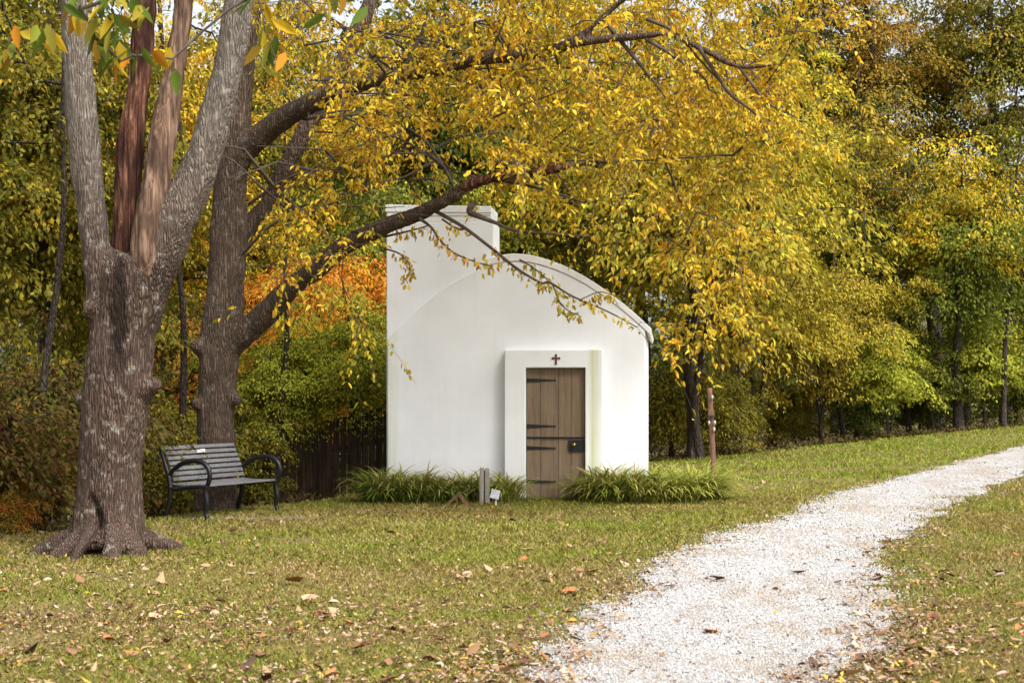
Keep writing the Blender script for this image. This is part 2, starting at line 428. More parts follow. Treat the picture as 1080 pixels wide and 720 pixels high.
# carry the drive on behind the camera
dl, dr = PL[0]-PL[20], PR[0]-PR[20]
def wob(p, s):
    i = np.arange(len(p)); o = (fbm(i*.33, i*0+s, s=s, o=4)-.5)*.55+(fbm(i*.05, i*0+s, s=s+2, o=2)-.5)*.3
    q = p.copy(); q[:, 0] += o; return q
PLw, PRw = wob(PL, 5), wob(PR, 9)
nc = 25
tt = np.linspace(0, 1, nc)[None, :, None]
grid = PLw[:, None]*(1-tt)+PRw[:, None]*tt
ext = grid[:1]+(np.array([.15, -14.])[None, None])*np.linspace(1, 0, 30, endpoint=False)[:, None, None]
grid = np.concatenate([ext, grid], 0)
gz = hgt(grid[..., 0], grid[..., 1])+.012
edge = np.minimum(np.linspace(0, 1, nc), np.linspace(1, 0, nc))
gz = gz+.02*np.clip(edge*6, 0, 1)[None]-.012*np.exp(-((np.linspace(0, 1, nc)-.28)/.09)**2)[None]-.012*np.exp(-((np.linspace(0, 1, nc)-.72)/.09)**2)[None]
nr = len(grid)
ii = (np.arange(nr-1)[:, None]*nc+np.arange(nc-1)[None]).reshape(-1)
pm = fastmesh('gravel_drive', np.concatenate([grid, gz[..., None]], -1).reshape(-1, 3), np.stack([ii, ii+1, ii+nc+1, ii+nc], -1))
def gravel_mat():
    t = NT('white_gravel'); v = t.coord()
    vo = t.new('ShaderNodeTexVoronoi'); vo.inputs['Scale'].default_value = 85; t.l(v, vo.inputs['Vector'])
    n1 = t.noise(t.coord((1.3, .55, 1)), 1.1, 6, .68); n2 = t.noise(v, 14, 5, .65)
    c = t.ramp(vo.outputs['Color'], [(.1, (.33, .32, .305)), (.4, (.46, .45, .445)), (.8, (.57, .567, .56))])
    c = t.mix(t.ramp(vo.outputs['Distance'], [(.25, 0.0), (.8, .55)]), c, (.25, .23, .21))
    c = t.mix(t.ramp(n1, [(.46, 0.0), (.68, .75)]), c, (.33, .25, .16))
    c = t.mix(t.ramp(n2, [(.5, 0.0), (.75, .3)]), c, (.35, .31, .27))
    t.bump(vo.outputs['Distance'], .8, .02).invert = True
    return t.done(c, .9, .2)
po = link('gravel_drive', pm, gravel_mat(), smooth=True); tag(po, kind='structure')

def path_u(x, y):
    """0..1 across the drive, outside beyond; by row of the drive outline at the same y"""
    cl = np.interp(y, PLw[:, 1], PLw[:, 0]); cr = np.interp(y, PRw[:, 1], PRw[:, 0])
    return (x-cl)/np.maximum(cr-cl, .5), cl, cr
def scatter(n, y0, y1, power=1.6, margin=2.5, dmin=1.0):
    """points spread over the view wedge, denser near the camera (so that the picture is evenly covered)"""
    u = rng.random(n)
    y = 1/(1/y0-u*(1/y0-1/y1)) if power > 1.9 else (y0**(1-power)+u*(y1**(1-power)-y0**(1-power)))**(1/(1-power))
    hw = 540/FPX*y+margin
    x = (rng.random(n)*2-1)*hw
    return x, y

# white pebbles on the drive (loose stones nobody could count)
def stones():
    x, y = scatter(420000, 7.5, 30, 1.9, 1.5)
    u, cl, cr = path_u(x, y)
    ed = np.minimum(x-cl, cr-x)                        # metres inside the edge
    k = rng.random(len(x)) < np.where(ed > 0, np.clip(.45+ed*1.5, 0, 1), .55*np.clip(1+ed/.42, 0, 1)**1.6)
    inside = ed > -.02
    x, y, inside = x[k][:135000], y[k][:135000], inside[k][:135000]
    n = len(x)
    r = (.003+.006*rng.random(n)**3)*np.clip(y/11, .8, 1.8)
    o = np.array([[1, 0, 0], [0, 1, 0], [-1, 0, 0], [0, -1, 0], [0, 0, .8], [0, 0, -.5]])
    a = rng.random(n)*6.28
    v = np.repeat(o[None], n, 0)*(.65+.7*rng.random((n, 6, 1)))
    ca, sa = np.cos(a)[:, None], np.sin(a)[:, None]
    v = np.stack([v[..., 0]*ca-v[..., 1]*sa, v[..., 0]*sa+v[..., 1]*ca, v[..., 2]], -1)*r[:, None, None]
    v += np.stack([x, y, hgt(x, y)+np.where(inside, .033, .010)+r*.1], -1)[:, None]
    f = np.array([[0, 1, 4], [1, 2, 4], [2, 3, 4], [3, 0, 4], [1, 0, 5], [2, 1, 5], [3, 2, 5], [0, 3, 5]])
    idx = (np.arange(n)[:, None, None]*6+f[None]).reshape(-1, 3)
    m = fastmesh('gravel_stones', v.reshape(-1, 3), idx)
    t = NT('loose_white_stones'); g = t.new('ShaderNodeNewGeometry')
    c = t.ramp(g.outputs['Random Per Island'], [(0, (.15, .13, .11)), (.2, (.37, .36, .345)), (.5, (.52, .515, .51)), (1, (.67, .668, .665))])
    n1 = t.noise(t.coord((1.3, .55, 1)), 1.1, 6, .68)
    c = t.mix(t.ramp(n1, [(.50, 0.0), (.70, .62)]), c, (.36, .28, .19))
    o = link('gravel_stones', m, t.done(c, .85, .25)); tag(o, 'loose white pebbles scattered over the gravel drive', 'gravel', kind='stuff')
stones()

BENCH_C = None
def in_chapel(x, y):
    return (x > -1.95) & (x < 2.0) & (y > 22.75) & (y < 28)
def lawn(x, y):
    ye = np.interp(x, EDGE_X, EDGE_Y)
    return (y < ye+.6) & ~in_chapel(x, y)
def grass():
    xs, ys = [], []
    for n, a, b, pw in ((520000, 6.5, 24, 1.8), (190000, 20, 52, 1.5)):
        x, y = scatter(n, a, b, pw, 3.0); xs.append(x); ys.append(y)
    x = np.concatenate(xs); y = np.concatenate(ys)
    u, cl, cr = path_u(x, y)
    dist = np.maximum(cl-x, x-cr)                      # metres outside the drive
    dens = fbm(x*.9, y*.9, s=21)
    k = lawn(x, y) & (rng.random(len(x)) < np.clip(-.15+2.0*dens, .12, 1))
    k &= (rng.random(len(x)) < np.clip(.35+dist*2.2, 0, 1)) & (dist > .0) | ((dist <= 0) & (dist > -.6) & (rng.random(len(x)) < .30*np.clip(1+dist/.6, 0, 1)*np.clip(fbm(x*2.2, y*5, s=8)*4-1.5, 0, 1)))
    x, y, dist = x[k], y[k], dist[k]
    n = len(x)
    lush = np.clip((fbm(x*.45, y*.8, s=31)-.42)*5, 0, 1)
    hgt_ = (.016+.022*rng.random(n)+.018*lush)*np.clip(y/13, .8, 1.6)
    w = .0032*np.clip(y/9, 1, 3.4)*(.7+.6*rng.random(n))
    a = rng.random(n)*6.283; lean = (.3+1.1*rng.random(n))*hgt_
    b = rng.random(n)*6.283
    z = hgt(x, y)
    p = np.stack([x, y, z-.004], -1)
    s = np.stack([np.cos(a)*w, np.sin(a)*w, 0*w], -1)
    d = np.stack([np.cos(b)*lean, np.sin(b)*lean, 0*w], -1)
    up = np.array([0, 0, 1.])
    mid = p+d*.35+up*(hgt_*.62)[:, None]; tip = p+d+up*hgt_[:, None]
    v = np.stack([p-s, p+s, mid+s*.8, tip, mid-s*.8], 1)
    m = fastmesh('lawn_grass', v.reshape(-1, 3), 5)
    t = NT('lawn_grass_blades'); g = t.new('ShaderNodeNewGeometry'); rnd = g.outputs['Random Per Island']
    vec = t.coord()
    n1 = t.noise(t.coord((.55, 1.0, 1)), .42, 4, .6); n2 = t.noise(vec, 2.2, 4, .6)
    dry = t.ramp(rnd, [(.1, (.38, .285, .095)), (.4, (.29, .235, .06)), (.65, (.20, .195, .034)), (.8, (.17, .11, .045)), (.95, (.48, .38, .19))])
    grn = t.ramp(rnd, [(.1, (.18, .255, .026)), (.4, (.27, .315, .036)), (.7, (.14, .21, .02)), (.95, (.40, .36, .075))])
    f = t.math('ADD', t.math('MULTIPLY', n1, .65), t.math('MULTIPLY', n2, .35))
    # the far bank beyond the drive is a greener, lusher lawn
    sx = t.new('ShaderNodeSeparateXYZ'); t.l(vec, sx.inputs[0])
    mr = t.new('ShaderNodeMapRange'); t.l(sx.outputs[1], mr.inputs[0]); mr.inputs[1].default_value = 23; mr.inputs[2].default_value = 29
    f = t.math('ADD', f, t.math('MULTIPLY', mr.outputs[0], .14))
    c = t.mix(t.ramp(f, [(.42, 0.0), (.64, 1.0)]), dry, grn)
    t.done(c, .65, .08)
    tr = t.new('ShaderNodeBsdfTranslucent'); t.l(c, tr.inputs[0]); ms = t.new('ShaderNodeMixShader'); ms.inputs[0].default_value = .3
    t.l(t.b.outputs[0], ms.inputs[1]); t.l(tr.outputs[0], ms.inputs[2]); t.l(ms.outputs[0], t.out.inputs[0])
    o = link('lawn_grass', m, t.m); tag(o, 'short dry green grass of the lawn either side of the drive', 'grass', kind='stuff')
grass()

def leaf6(pos, ax, up, L, Wd, fold=.35, curl=.15):
    """leaves of two folded halves: returns (N*6,3) vertices and faces"""
    n = len(pos); ax = nrm(ax); side = nrm(np.cross(ax, up)); nn = np.cross(side, ax)
    L = np.broadcast_to(L, (n,))[:, None]; Wd = np.broadcast_to(Wd, (n,))[:, None]
    fo = np.broadcast_to(fold, (n,))[:, None]; cu = np.broadcast_to(curl, (n,))[:, None]
    def pt(u, s, k):
        return pos+ax*L*u+side*Wd*s+nn*(abs(s)*fo*Wd-cu*L*k)
    v = np.stack([pt(0, 0, 0), pt(.3, .5, .05), pt(.68, .38, .35), pt(1, 0, 1), pt(.68, -.38, .35), pt(.3, -.5, .05)], 1)
    f = np.array([[0, 1, 2, 3], [3, 4, 5, 0]])
    return v.reshape(-1, 3), (np.arange(n)[:, None, None]*6+f[None]).reshape(-1, 4)
def leaf4(pos, ax, up, L, Wd):
    n = len(pos); ax = nrm(ax); side = nrm(np.cross(ax, up)); nn = np.cross(side, ax)
    L = np.broadcast_to(L, (n,))[:, None]; Wd = np.broadcast_to(Wd, (n,))[:, None]
    v = np.stack([pos, pos+ax*L*.42+side*Wd*.5+nn*Wd*.15, pos+ax*L, pos+ax*L*.42-side*Wd*.5+nn*Wd*.15], 1)
    return v.reshape(-1, 3)

def litter():
    xs, ys = scatter(170000, 6.6, 44, 1.8, 3.0)
    u, cl, cr = path_u(xs, ys)
    dist = np.maximum(cl-xs, xs-cr)
    ye = np.interp(xs, EDGE_X, EDGE_Y)
    cl_ = np.clip((fbm(xs*.8, ys*1.3, s=40)-.38)*4, 0, 1)
    near = np.clip((15-ys)/6, 0, 1)
    pr = .20+.45*cl_*(.4+near)
    pr = pr+np.where((dist > -.3) & (dist < .6), .25*cl_+.25, 0)                 # caught along the edges of the drive
    # the drift at the near right edge of the drive
    pr = pr+np.where((np.abs(xs-cr-.10) < .38*np.clip((12.2-ys)/2, .2, 1)) & (ys < 12), 1.0, 0)
    pr = np.where((dist < -.3), (.05+.30*np.exp(dist/.35))+.22*np.clip((fbm(xs*2.2, ys*.8, s=44)-.5)*6, 0, 1), pr)
    for tr_ in ((-3.99, 15.4), (-3.95, 21.0)):         # drifted round the foot of the two big trees
        pr = pr+.75*np.exp(-((xs-tr_[0])**2+(ys-tr_[1])**2)/1.1)
    pr = np.where(ys > ye-.3, .8, pr)
    k = (rng.random(len(xs)) < pr) & ~in_chapel(xs, ys) & (ys < ye+6)
    x, y = xs[k], ys[k]; n = len(x)
    small = rng.random(n) < .975
    L = np.where(small, .013+.030*rng.random(n)**1.5, .055+.055*rng.random(n)); L = np.where(dist[k] < -.25, L*.62, L)
    a = rng.random(n)*6.283; ti = rng.normal(0, .3, n)*np.where(small, 1, .3)
    ax = np.stack([np.cos(a), np.sin(a), ti], -1); up = nrm(np.stack([rng.normal(0, .4, n), rng.normal(0, .4, n), np.ones(n)], -1))
    on = dist[k] < -.05
    z = hgt(x, y)+np.where(on, .038, .018+.02*rng.random(n))
    v, f = leaf6(np.stack([x, y, z], -1), ax, up, L, L*(.4+.3*rng.random(n)), rng.normal(.1, .5, n), rng.normal(-.05, .3, n))
    m = fastmesh('fallen_leaves', v, f)
    t = NT('fallen_leaves_mixed'); g = t.new('ShaderNodeNewGeometry')
    c = t.ramp(g.outputs['Random Per Island'], [(.0, (.10, .05, .028)), (.16, (.22, .12, .06)), (.32, (.34, .22, .12)), (.46, (.23, .12, .06)), (.60, (.38, .26, .16)), (.74, (.43, .32, .24)), (.85, (.50, .33, .05)), (.90, (.36, .15, .05)), (.95, (.07, .04, .028))])
    c.node.color_ramp.interpolation = 'CONSTANT'
    c = t.mix(t.ramp(t.noise(t.coord(), 60, 3), [(.4, 0.0), (.85, .4)]), c, (.13, .08, .05))
    o = link('fallen_leaves', m, t.done(c, .75, .2)); tag(o, 'brown, tan and yellow fallen leaves strewn over lawn and drive', 'leaf litter', kind='stuff')
litter()

# ------------------------------------------------------------------ chapel
ch = empty('chapel', (0.05, 23.0, 0), -R(5.6))
tag(ch, 'small white plastered chapel with a curved roof, square bell tower and plank door', 'chapel')
XL, XR = -1.905, 1.90
def arch(x): return np.where(np.asarray(x) < 0, 3.50-1.13*np.abs(x/1.9)**1.85, 3.50-1.02*np.abs(x/1.9)**1.75)
ax_ = np.linspace(XL, XR, 41)
DEP = 4.6
mb = MB()
front = [(XL, -.6)]+[(XR, -.6)]+[(x, float(arch(x))) for x in ax_[::-1]]
mb.prism(front, 0, .30)
mb.prism([(XL+.02, -.6), (XR-.001, -.6)]+[(x, float(arch(x))-.012) for x in np.linspace(XL+.02, XR-.001, 31)[::-1]], .30, DEP)
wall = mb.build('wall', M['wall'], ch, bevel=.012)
# tower (bell gable) rising behind the left half of the front
tx0, tx1, td = XL-.03, -.335, .95
mb = MB(); mb.box(tx0, tx1, .085, td, -.6, 4.10); mb.box(tx0, tx1-.03, .09, td-.005, 4.098, 4.20)
tower = mb.build('bell_tower', M['tower'], ch, bevel=.012)
mb = MB()
poly = [(tx0-.015, 4.255), (tx1-.03, 4.225), (tx1-.03, 4.325), (tx0-.015, 4.365)]
mb.prism(poly, .065, td+.02)
mb.box(tx0+.005, tx1-.035, .078, td+.004, 4.19, 4.265)
mb.build('coping', M['tower'], tower, bevel=.01)
# curved roof slab: right of the tower at the front, full width behind it
mb = MB()
def slab(xa, xb, y0, y1, t=.125):
    xs = np.linspace(xa, xb, 33)
    zb = np.array([arch(min(x, XR)) - max(x-XR, 0)*.95 for x in xs])
    lo = [(x, float(z)+.004) for x, z in zip(xs, zb)]; hi = [(x+.02*(i == len(xs)-1), float(z)+t-.02*(i == len(xs)-1)) for i, (x, z) in enumerate(zip(xs, zb))]
    mb.prism(lo+hi[::-1], y0, y1)
slab(tx1-.1, XR+.07, -.012, DEP+.1, .115)
slab(XL-.05, tx1-.098, td-.2, DEP+.098)
mb.build('roof', M['roofm'], ch, bevel=.01)
# portal
px0, px1, pz = -.145, 1.285, 2.20
dx0, dx1, dz = .165, 1.035, 1.935
mb = MB()
mb.prism([(px0, -.6), (dx0, -.6), (dx0, dz), (dx1, dz), (dx1, -.6), (px1, -.6), (px1, pz), (px0, pz)], -.16, .01)
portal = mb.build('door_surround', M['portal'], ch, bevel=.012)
mb = MB(); mb.box(dx0-.02, dx1+.02, -.045, -.02, -.5, dz+.02)
mb.build('door_recess', M['iron'], portal)
mb = MB(); cx, cz = .61, 2.065
mb.box(cx-.013, cx+.013, -.175, -.158, cz-.075, cz+.058); mb.box(cx-.052, cx-.0135, -.174, -.158, cz-.003, cz+.022); mb.box(cx+.0135, cx+.052, -.174, -.158, cz-.003, cz+.022)
for (ex, ez, hx, hz) in ((cx-.056, cz+.0095, .0045, .02), (cx+.056, cz+.0095, .0045, .02), (cx, cz+.062, .02, .0045), (cx, cz-.079, .02, .0045)):
    mb.box(ex-hx, ex+hx, -.1735, -.158, ez-hz, ez+hz)
mb.build('cross', M['cross'], portal, bevel=.003)
# dutch door
door = empty('door'); door.parent = ch
def leaf_door(nm, z0, z1, seed):
    m = MB(); xs = [dx0+.008, dx0+.21, dx0+.475, dx0+.66, dx1-.008]
    for i in range(4):
        o = .003*((i*7+seed) % 3)
        m.box(xs[i]+.002, xs[i+1]-.002, -.075-o, -.047, z0, z1)
    return m.build(nm, M['door'], door, bevel=.004)
up_ = leaf_door('upper_leaf', .925, dz-.006, 1); lo_ = leaf_door('lower_leaf', .0, .905, 2)
mb = MB(); mb.box(dx0+.01, dx1-.01, -.098, -.07, .908, .923); mb.build('meeting_rail', M['iron'], door, bevel=.003)
for z, par in ((1.755, up_), (1.085, up_), (.765, lo_), (.275, lo_)):
    L = .44
    m = MB()
    m.prism([(dx0+.004, z-.033), (dx0+.06, z-.027), (dx0+L-.03, z-.009), (dx0+L-.01, z-.016), (dx0+L, z), (dx0+L-.01, z+.016), (dx0+L-.03, z+.009), (dx0+.06, z+.027), (dx0+.004, z+.033)], -.090, -.078)
    m.build('strap_hinge', M['iron'], par, bevel=.002)
mb = MB(); mb.box(dx1-.245, dx1-.012, -.105, -.079, .715, .885); lk = mb.build('lock_plate', M['iron'], lo_, bevel=.004)
mb = MB(); kx, kz = dx1-.165, .815
mb.tube([(kx, -.104, kz), (kx, -.118, kz), (kx, -.128, kz), (kx, -.15, kz), (kx, -.16, kz)], [.014, .014, .026, .03, .012], 14)
mb.build('knob', M['brass'], lk, smooth=True)
mb = MB(); mb.box(dx0-.1, dx1+.1, -.42, -.165, -.3, .018); mb.build('doorstep', M['grey_wood'], ch, bevel=.015)

# ------------------------------------------------------------------ wood builders
def px_limb(pts):
    """pts: (px, py, depth, width in px) -> smoothed centre line and radii in metres"""
    c = np.array([np.append(P(a, b, Y), w/2/FPX*Y) for a, b, Y, w in pts])
    s = catmull(c, 7)
    return s[:, :3], np.maximum(s[:, 3], .004)
def bark_disp(me, amp=.016, seed=0, local=None):
    co, no = get_co(me), get_no(me)
    r = 1-np.abs(2*vnoise(co[:, 0]*21, co[:, 1]*21, co[:, 2]*2.3, seed)-1)
    r2 = vnoise(co[:, 0]*44, co[:, 1]*44, co[:, 2]*8, seed+1)
    b = fbm(co[:, 0]*2.6, co[:, 1]*2.6, co[:, 2]*1.5, seed+2)-.5
    d = amp*(r*1.1-.6+.5*(r2-.5))+.07*b
    if local is not None: d = d+local(co)
    set_co(me, co+no*d[:, None])
class Graph:
    """branches grown towards leaf sprays: every spray is joined to the nearest wood"""
    def __init__(s): s.p = []; s.par = []; s.root = []
    def add(s, p, par, root=False):
        s.p.append(np.asarray(p, float)); s.par.append(par); s.root.append(root); return len(s.p)-1
    def line(s, pts, par=-1):
        for q in pts: par = s.add(q, par, True)
        return par
    def grow(s, targets, seg=.45, sag=.10, jit=.05, rg=None, climb=0.0):
        rg = rg or rng
        base = np.array(s.p); t = np.asarray(targets)
        d0 = np.array([np.min(np.linalg.norm(base-q, axis=1)) for q in t])
        ends = []
        for q in t[np.argsort(d0)]:
            A = np.array(s.p); v = q-A; d = np.linalg.norm(v, axis=1)
            k = int(np.argmin(d+climb*np.maximum(-v[:, 2], 0)))
            n = max(2, int(d[k]/seg)); a = s.p[k]; par = k
            for i in range(1, n+1):
                u = i/n; w = a+(q-a)*u
                w = w+np.array([0, 0, sag*d[k]*4*u*(1-u)])+(rg.normal(0, jit, 3) if i < n else 0)
                par = s.add(w, par)
            ends.append(par)
        return ends
    def tubes(s, mb, tip=.006, k=.0062, n=5, skip_root=True, rmax=.2):
        m = len(s.p); cnt = np.zeros(m); ch = [[] for _ in range(m)]
        for i in range(m):
            if s.par[i] >= 0: ch[s.par[i]].append(i)
        for i in range(m-1, -1, -1):
            cnt[i] += 1 if not ch[i] else 0
            if s.par[i] >= 0: cnt[s.par[i]] += cnt[i]
        r = np.minimum(tip+k*np.sqrt(np.maximum(cnt-1, 0)), rmax)
        done = set()
        for i in range(m):                              # chains from every branching point
            for c in ch[i]:
                if c in done: continue
                if skip_root and s.root[c]: continue
                if i > 0 and not s.root[i] and c == max(ch[i], key=lambda q: cnt[q]) and s.par[i] >= 0: continue
                ch_ = [i, c]; done.add(c)
                while ch[ch_[-1]]:
                    nx_ = max(ch[ch_[-1]], key=lambda q: cnt[q])
                    if skip_root and s.root[nx_]: break
                    ch_.append(nx_); done.add(nx_)
                pts = np.array([s.p[j] for j in ch_]); rr = np.array([r[ch_[1]]]+[r[j] for j in ch_[1:]])
                mb.tube(pts, rr, n, caps=False)
        return r
def sprays(centres, per, rad, L, Wd, droop=.6, rg=None, flat=.7, six=False, centre=None, fold=.3):
    rg = rg or rng
    c = np.asarray(centres); n = len(c)*per
    pos = np.repeat(c, per, 0)
    off = rg.normal(0, 1, (n, 3))*np.array([1, 1, flat])*np.repeat(np.broadcast_to(rad, (len(c),)), per)[:, None]*.55
    pos = pos+off
    out = nrm(off+1e-6)
    ax = out*.55+rg.normal(0, .55, (n, 3))+np.array([0, 0, -droop])
    up = nrm(rg.normal(0, .6, (n, 3))+np.array([0, 0, 1.0])+(0 if centre is None else .5*nrm(pos-centre)))
    l = L*(.65+.6*rg.random(n)); w = Wd*(.7+.5*rg.random(n))
    if six: return leaf6(pos, ax, up, l, w, fold+.3*rg.random(n), .12)
    return leaf4(pos, ax, up, l, w)

def layers(centres, per, rad, L, Wd, rg, centre, droop=.3):
    """foliage in drooping shelves, as broad-leaved trees hold it"""
    c = np.asarray(centres); n = len(c)*per; R_ = np.repeat(np.broadcast_to(rad, (len(c),)), per)
    out = nrm((c-centre)*np.array([1, 1, .25])); out = np.repeat(out, per, 0)
    th = rg.random(n)*6.283; rr = np.sqrt(rg.random(n))
    off = np.stack([np.cos(th)*rr, np.sin(th)*rr, np.zeros(n)], -1)*R_[:, None]
    off[:, 2] += -.55*rr**2*R_-.35*R_*np.einsum('ij,ij->i', off[:, :2], out[:, :2])/np.maximum(R_, .01)+rg.normal(0, .11, n)*R_
    pos = np.repeat(c, per, 0)+off
    ax = nrm(off+1e-6)*.5+out*.35+rg.normal(0, .42, (n, 3))+np.array([0, 0, -droop])
    up = nrm(rg.normal(0, .38, (n, 3))+np.array([0, 0, 1.0])+.45*out)
    return leaf4(pos, ax, up, L*(.65+.6*rg.random(n)), Wd*(.7+.5*rg.random(n)))
def twiglets(centres, roots, k, m, ln, L, Wd, rg, mb, droop=.5):
    """each spray is k fine drooping twigs with m leaves set along each"""
    P_, A_ = [], []
    for c, r0 in zip(centres, roots):
        d0 = nrm(c-r0+1e-6)
        for _ in range(k):
            d = nrm(d0*.7+rg.normal(0, .75, 3)); l = ln*rg.uniform(.5, 1.25); st = c-d0*rg.uniform(0, .25)
            u = np.linspace(0, 1, 5)[:, None]
            q = st+d*l*u+np.array([0, 0, -droop*l])*u**2
            mb.tube(q, np.linspace(.0042, .0016, 5), 3, caps=False)
            t = np.sort(rg.random(m))**.8
            pos = st+d*l*t[:, None]+np.array([0, 0, -droop*l])*(t**2)[:, None]
            P_.append(pos+rg.normal(0, .018, (m, 3)))
            sd_ = nrm(np.cross(d, [0, 0, 1.])+1e-6)*np.where(np.arange(m) % 2, 1, -1)[:, None]
            A_.append(d*.45+sd_*.75+rg.normal(0, .35, (m, 3))+np.array([0, 0, -.75]))
    pos, ax = np.vstack(P_), np.vstack(A_); n = len(pos)
    up = nrm(rg.normal(0, .7, (n, 3))+np.array([0, 0, .9]))
    return leaf6(pos, ax, up, L*(.55+.75*rg.random(n)), Wd*(.65+.6*rg.random(n)), rg.normal(.45, .35, n), rg.normal(.12, .15, n))

# ------------------------------------------------------------------ tree with the split trunk (front left)
YA = 15.4
ga = GX(112, YA)
def tree_a():
    root = empty('split_trunk_tree', ga)
    tag(root, 'large rough-barked tree at far left forking into four limbs, two of them dead', 'tree')
    off = ga
    mb = MB()
    def limb(pts, n=20):
        c, r = px_limb(pts); mb.tube(c-off, r*.94, n)
    limb([(111, 600, YA, 92), (113, 575, YA, 86), (115, 540, YA, 74), (116, 500, YA, 68), (119, 450, YA, 70), (125, 400, YA, 74), (131, 350, YA, 72), (140, 300, YA, 76), (150, 275, YA, 70)])
    limb([(120, 360, YA-.02, 48), (110, 310, YA-.02, 40), (103, 270, YA-.03, 34), (96, 220, YA-.05, 34), (89, 160, YA-.08, 33), (84, 100, YA-.1, 33), (81, 50, YA-.12, 30), (78, 0, YA-.15, 27), (74, -60, YA-.2, 24), (66, -160, YA-.3, 18)])
    limb([(140, 340, YA, 62), (156, 290, YA-.03, 58), (177, 240, YA-.05, 54), (200, 200, YA-.05, 45), (218, 150, YA-.05, 38), (234, 100, YA-.05, 35), (246, 50, YA-.05, 33), (253, 0, YA-.05, 30), (262, -60, YA, 27), (280, -170, YA+.1, 20)])
    # stubs and burls
    limb([(150, 412, YA-.05, 30), (160, 406, YA-.12, 18), (167, 404, YA-.16, 10)], 10)
    limb([(98, 425, YA, 30), (87, 421, YA-.08, 18), (82, 424, YA-.1, 10)], 10)
    limb([(100, 325, YA-.1, 26), (97, 330, YA-.22, 18)], 10)
    # root flare
    for (ex, ey, dY, w) in ((42, 592, -.15, 16), (62, 590, -.45, 22), (84, 584, -.7, 22), (118, 584, -.62, 24), (146, 574, -.4, 24), (186, 570, .1, 16), (150, 565, .7, 20), (70, 566, .75, 20)):
        e = GX(ex, YA+dY); a = P(112+(ex-112)*.14, 535, YA+dY*.15)-off; b = P(112+(ex-112)*.42, 564, YA+dY*.45)-off
        c = catmull([a, b, e+np.array([0, 0, .03])-off, e+(e-ga)*.25+np.array([0, 0, -.12])-off], 6)
        mb.tube(c, np.linspace(24/2/107, w/2/107*.6, len(c))*np.linspace(1.3, 1, len(c)), 12)
    me = remeshed(mb, .02)
    def cleft(co):                                     # the dark hollow between the roots at the foot
        x = co[:, 0]-(-.02)-.05*np.sin(co[:, 2]*7); f = np.exp(-(x/(.045+.10*np.clip(.3-co[:, 2], 0, 1)))**2)*np.clip((.62-co[:, 2])/.3, 0, 1)*(co[:, 1] < -.05)
        return -.17*f
    bark_disp(me, .013, 3, cleft)
    link('trunk', me, M['bark_a'], root, smooth=True)
    # dead limbs: red bare wood, and tan
    for nm, mat, pts, lab in (('dead_limb', M['dead_red'], [(133, 300, YA+.12, 26), (131, 250, YA+.14, 25), (135, 200, YA+.16, 26), (139, 150, YA+.18, 26), (146, 100, YA+.2, 25), (150, 50, YA+.2, 22), (153, 0, YA+.2, 19), (157, -60, YA+.2, 14), (158, -80, YA+.2, 6)], 'bare red-brown dead limb stripped of bark'),
                          ('dead_limb', M['dead_tan'], [(150, 300, YA-.16, 16), (153, 270, YA-.2, 26), (157, 238, YA-.2, 30), (163, 200, YA-.17, 28), (170, 150, YA-.1, 28), (180, 100, YA-.02, 25), (188, 50, YA+.02, 21), (194, 0, YA+.03, 20), (203, -70, YA, 14), (206, -95, YA, 5)], 'tan dead limb with loose bark')):
        m2 = MB(); c, r = px_limb(pts); m2.tube(c-off, r, 18)
        e = remeshed(m2, .014)
        bark_disp(e, .034, 9 if mat is M['dead_red'] else 14)
        o = link(nm, e, mat, root, smooth=True); o['label'] = lab
    # living top: branches and leaves above, and the leafy twigs that hang into the picture at the upper left
    g = Graph()
    c, r = px_limb([(78, 0, YA-.15, 27), (74, -60, YA-.2, 24), (66, -160, YA-.3, 18)]); g.line(c-off)
    c, r = px_limb([(253, 0, YA-.05, 30), (262, -60, YA, 27), (280, -170, YA+.1, 20)]); g.line(c-off)
    rg = np.random.default_rng(5)
    tg = []
    while len(tg) < 150:
        q = np.array([rg.uniform(-7.0, 0.5), rg.uniform(12.5, 18.5), rg.uniform(5.4, 8.8)])
        py = HZ-(q[2]-EYE)/q[1]*FPX
        if py < -25: tg.append(q-off)
    e1 = g.grow(tg, .5, .08, .06, rg)
    # long low branch coming forward over the grass
    hang = [P(70, -130, 13.2), P(95, -110, 11.2), P(110, -70, 10.2), P(115, -30, 9.9)]
    hl = catmull(hang, 5)-off
    k = int(np.argmin([np.linalg.norm(p-hl[0]) for p in g.p])); g.line(hl, k)
    he = g.grow([P(a, b, Y)-off for a, b, Y in ((85, 10, 9.8), (100, 40, 9.9), (125, 20, 9.7), (145, 60, 9.8), (128, 66, 9.9), (110, 5, 9.7), (140, 5, 9.8), (24, 30, 10.2), (10, 50, 10.2), (48, 24, 10.1), (270, -5, 10.2), (283, 40, 10.2), (290, 60, 10.2), (278, 20, 10.1), (182, 62, 10.1), (350, 5, 10.4), (375, -5, 10.3))], .18, .05, .015, rg)
    m3 = MB()
    for i in range(len(g.p)): g.root[i] = False if i >= 45 else g.root[i]
    g.tubes(m3, .004, .005, 5)
    m3.build('branches', M['twig'], root, smooth=True)
    v, f = sprays([g.p[i] for i in e1], 60, .5, .10, .05, .8, rg, six=True)
    link('crown', fastmesh('crown', v, f), LM['yellow_green'], root)
    pos, axs = [], []
    for i, nl in zip(he, (6, 9, 8, 6, 6, 6, 5, 5, 4, 4, 5, 6, 4, 5, 2, 4, 3)):
        for _ in range(nl):
            pos.append(g.p[i]+rg.normal(0, .05, 3)*np.array([1, 1.2, 1.1])); axs.append(rg.normal(0, .45, 3)+np.array([0, 0, -1.0]))
    n = len(pos)
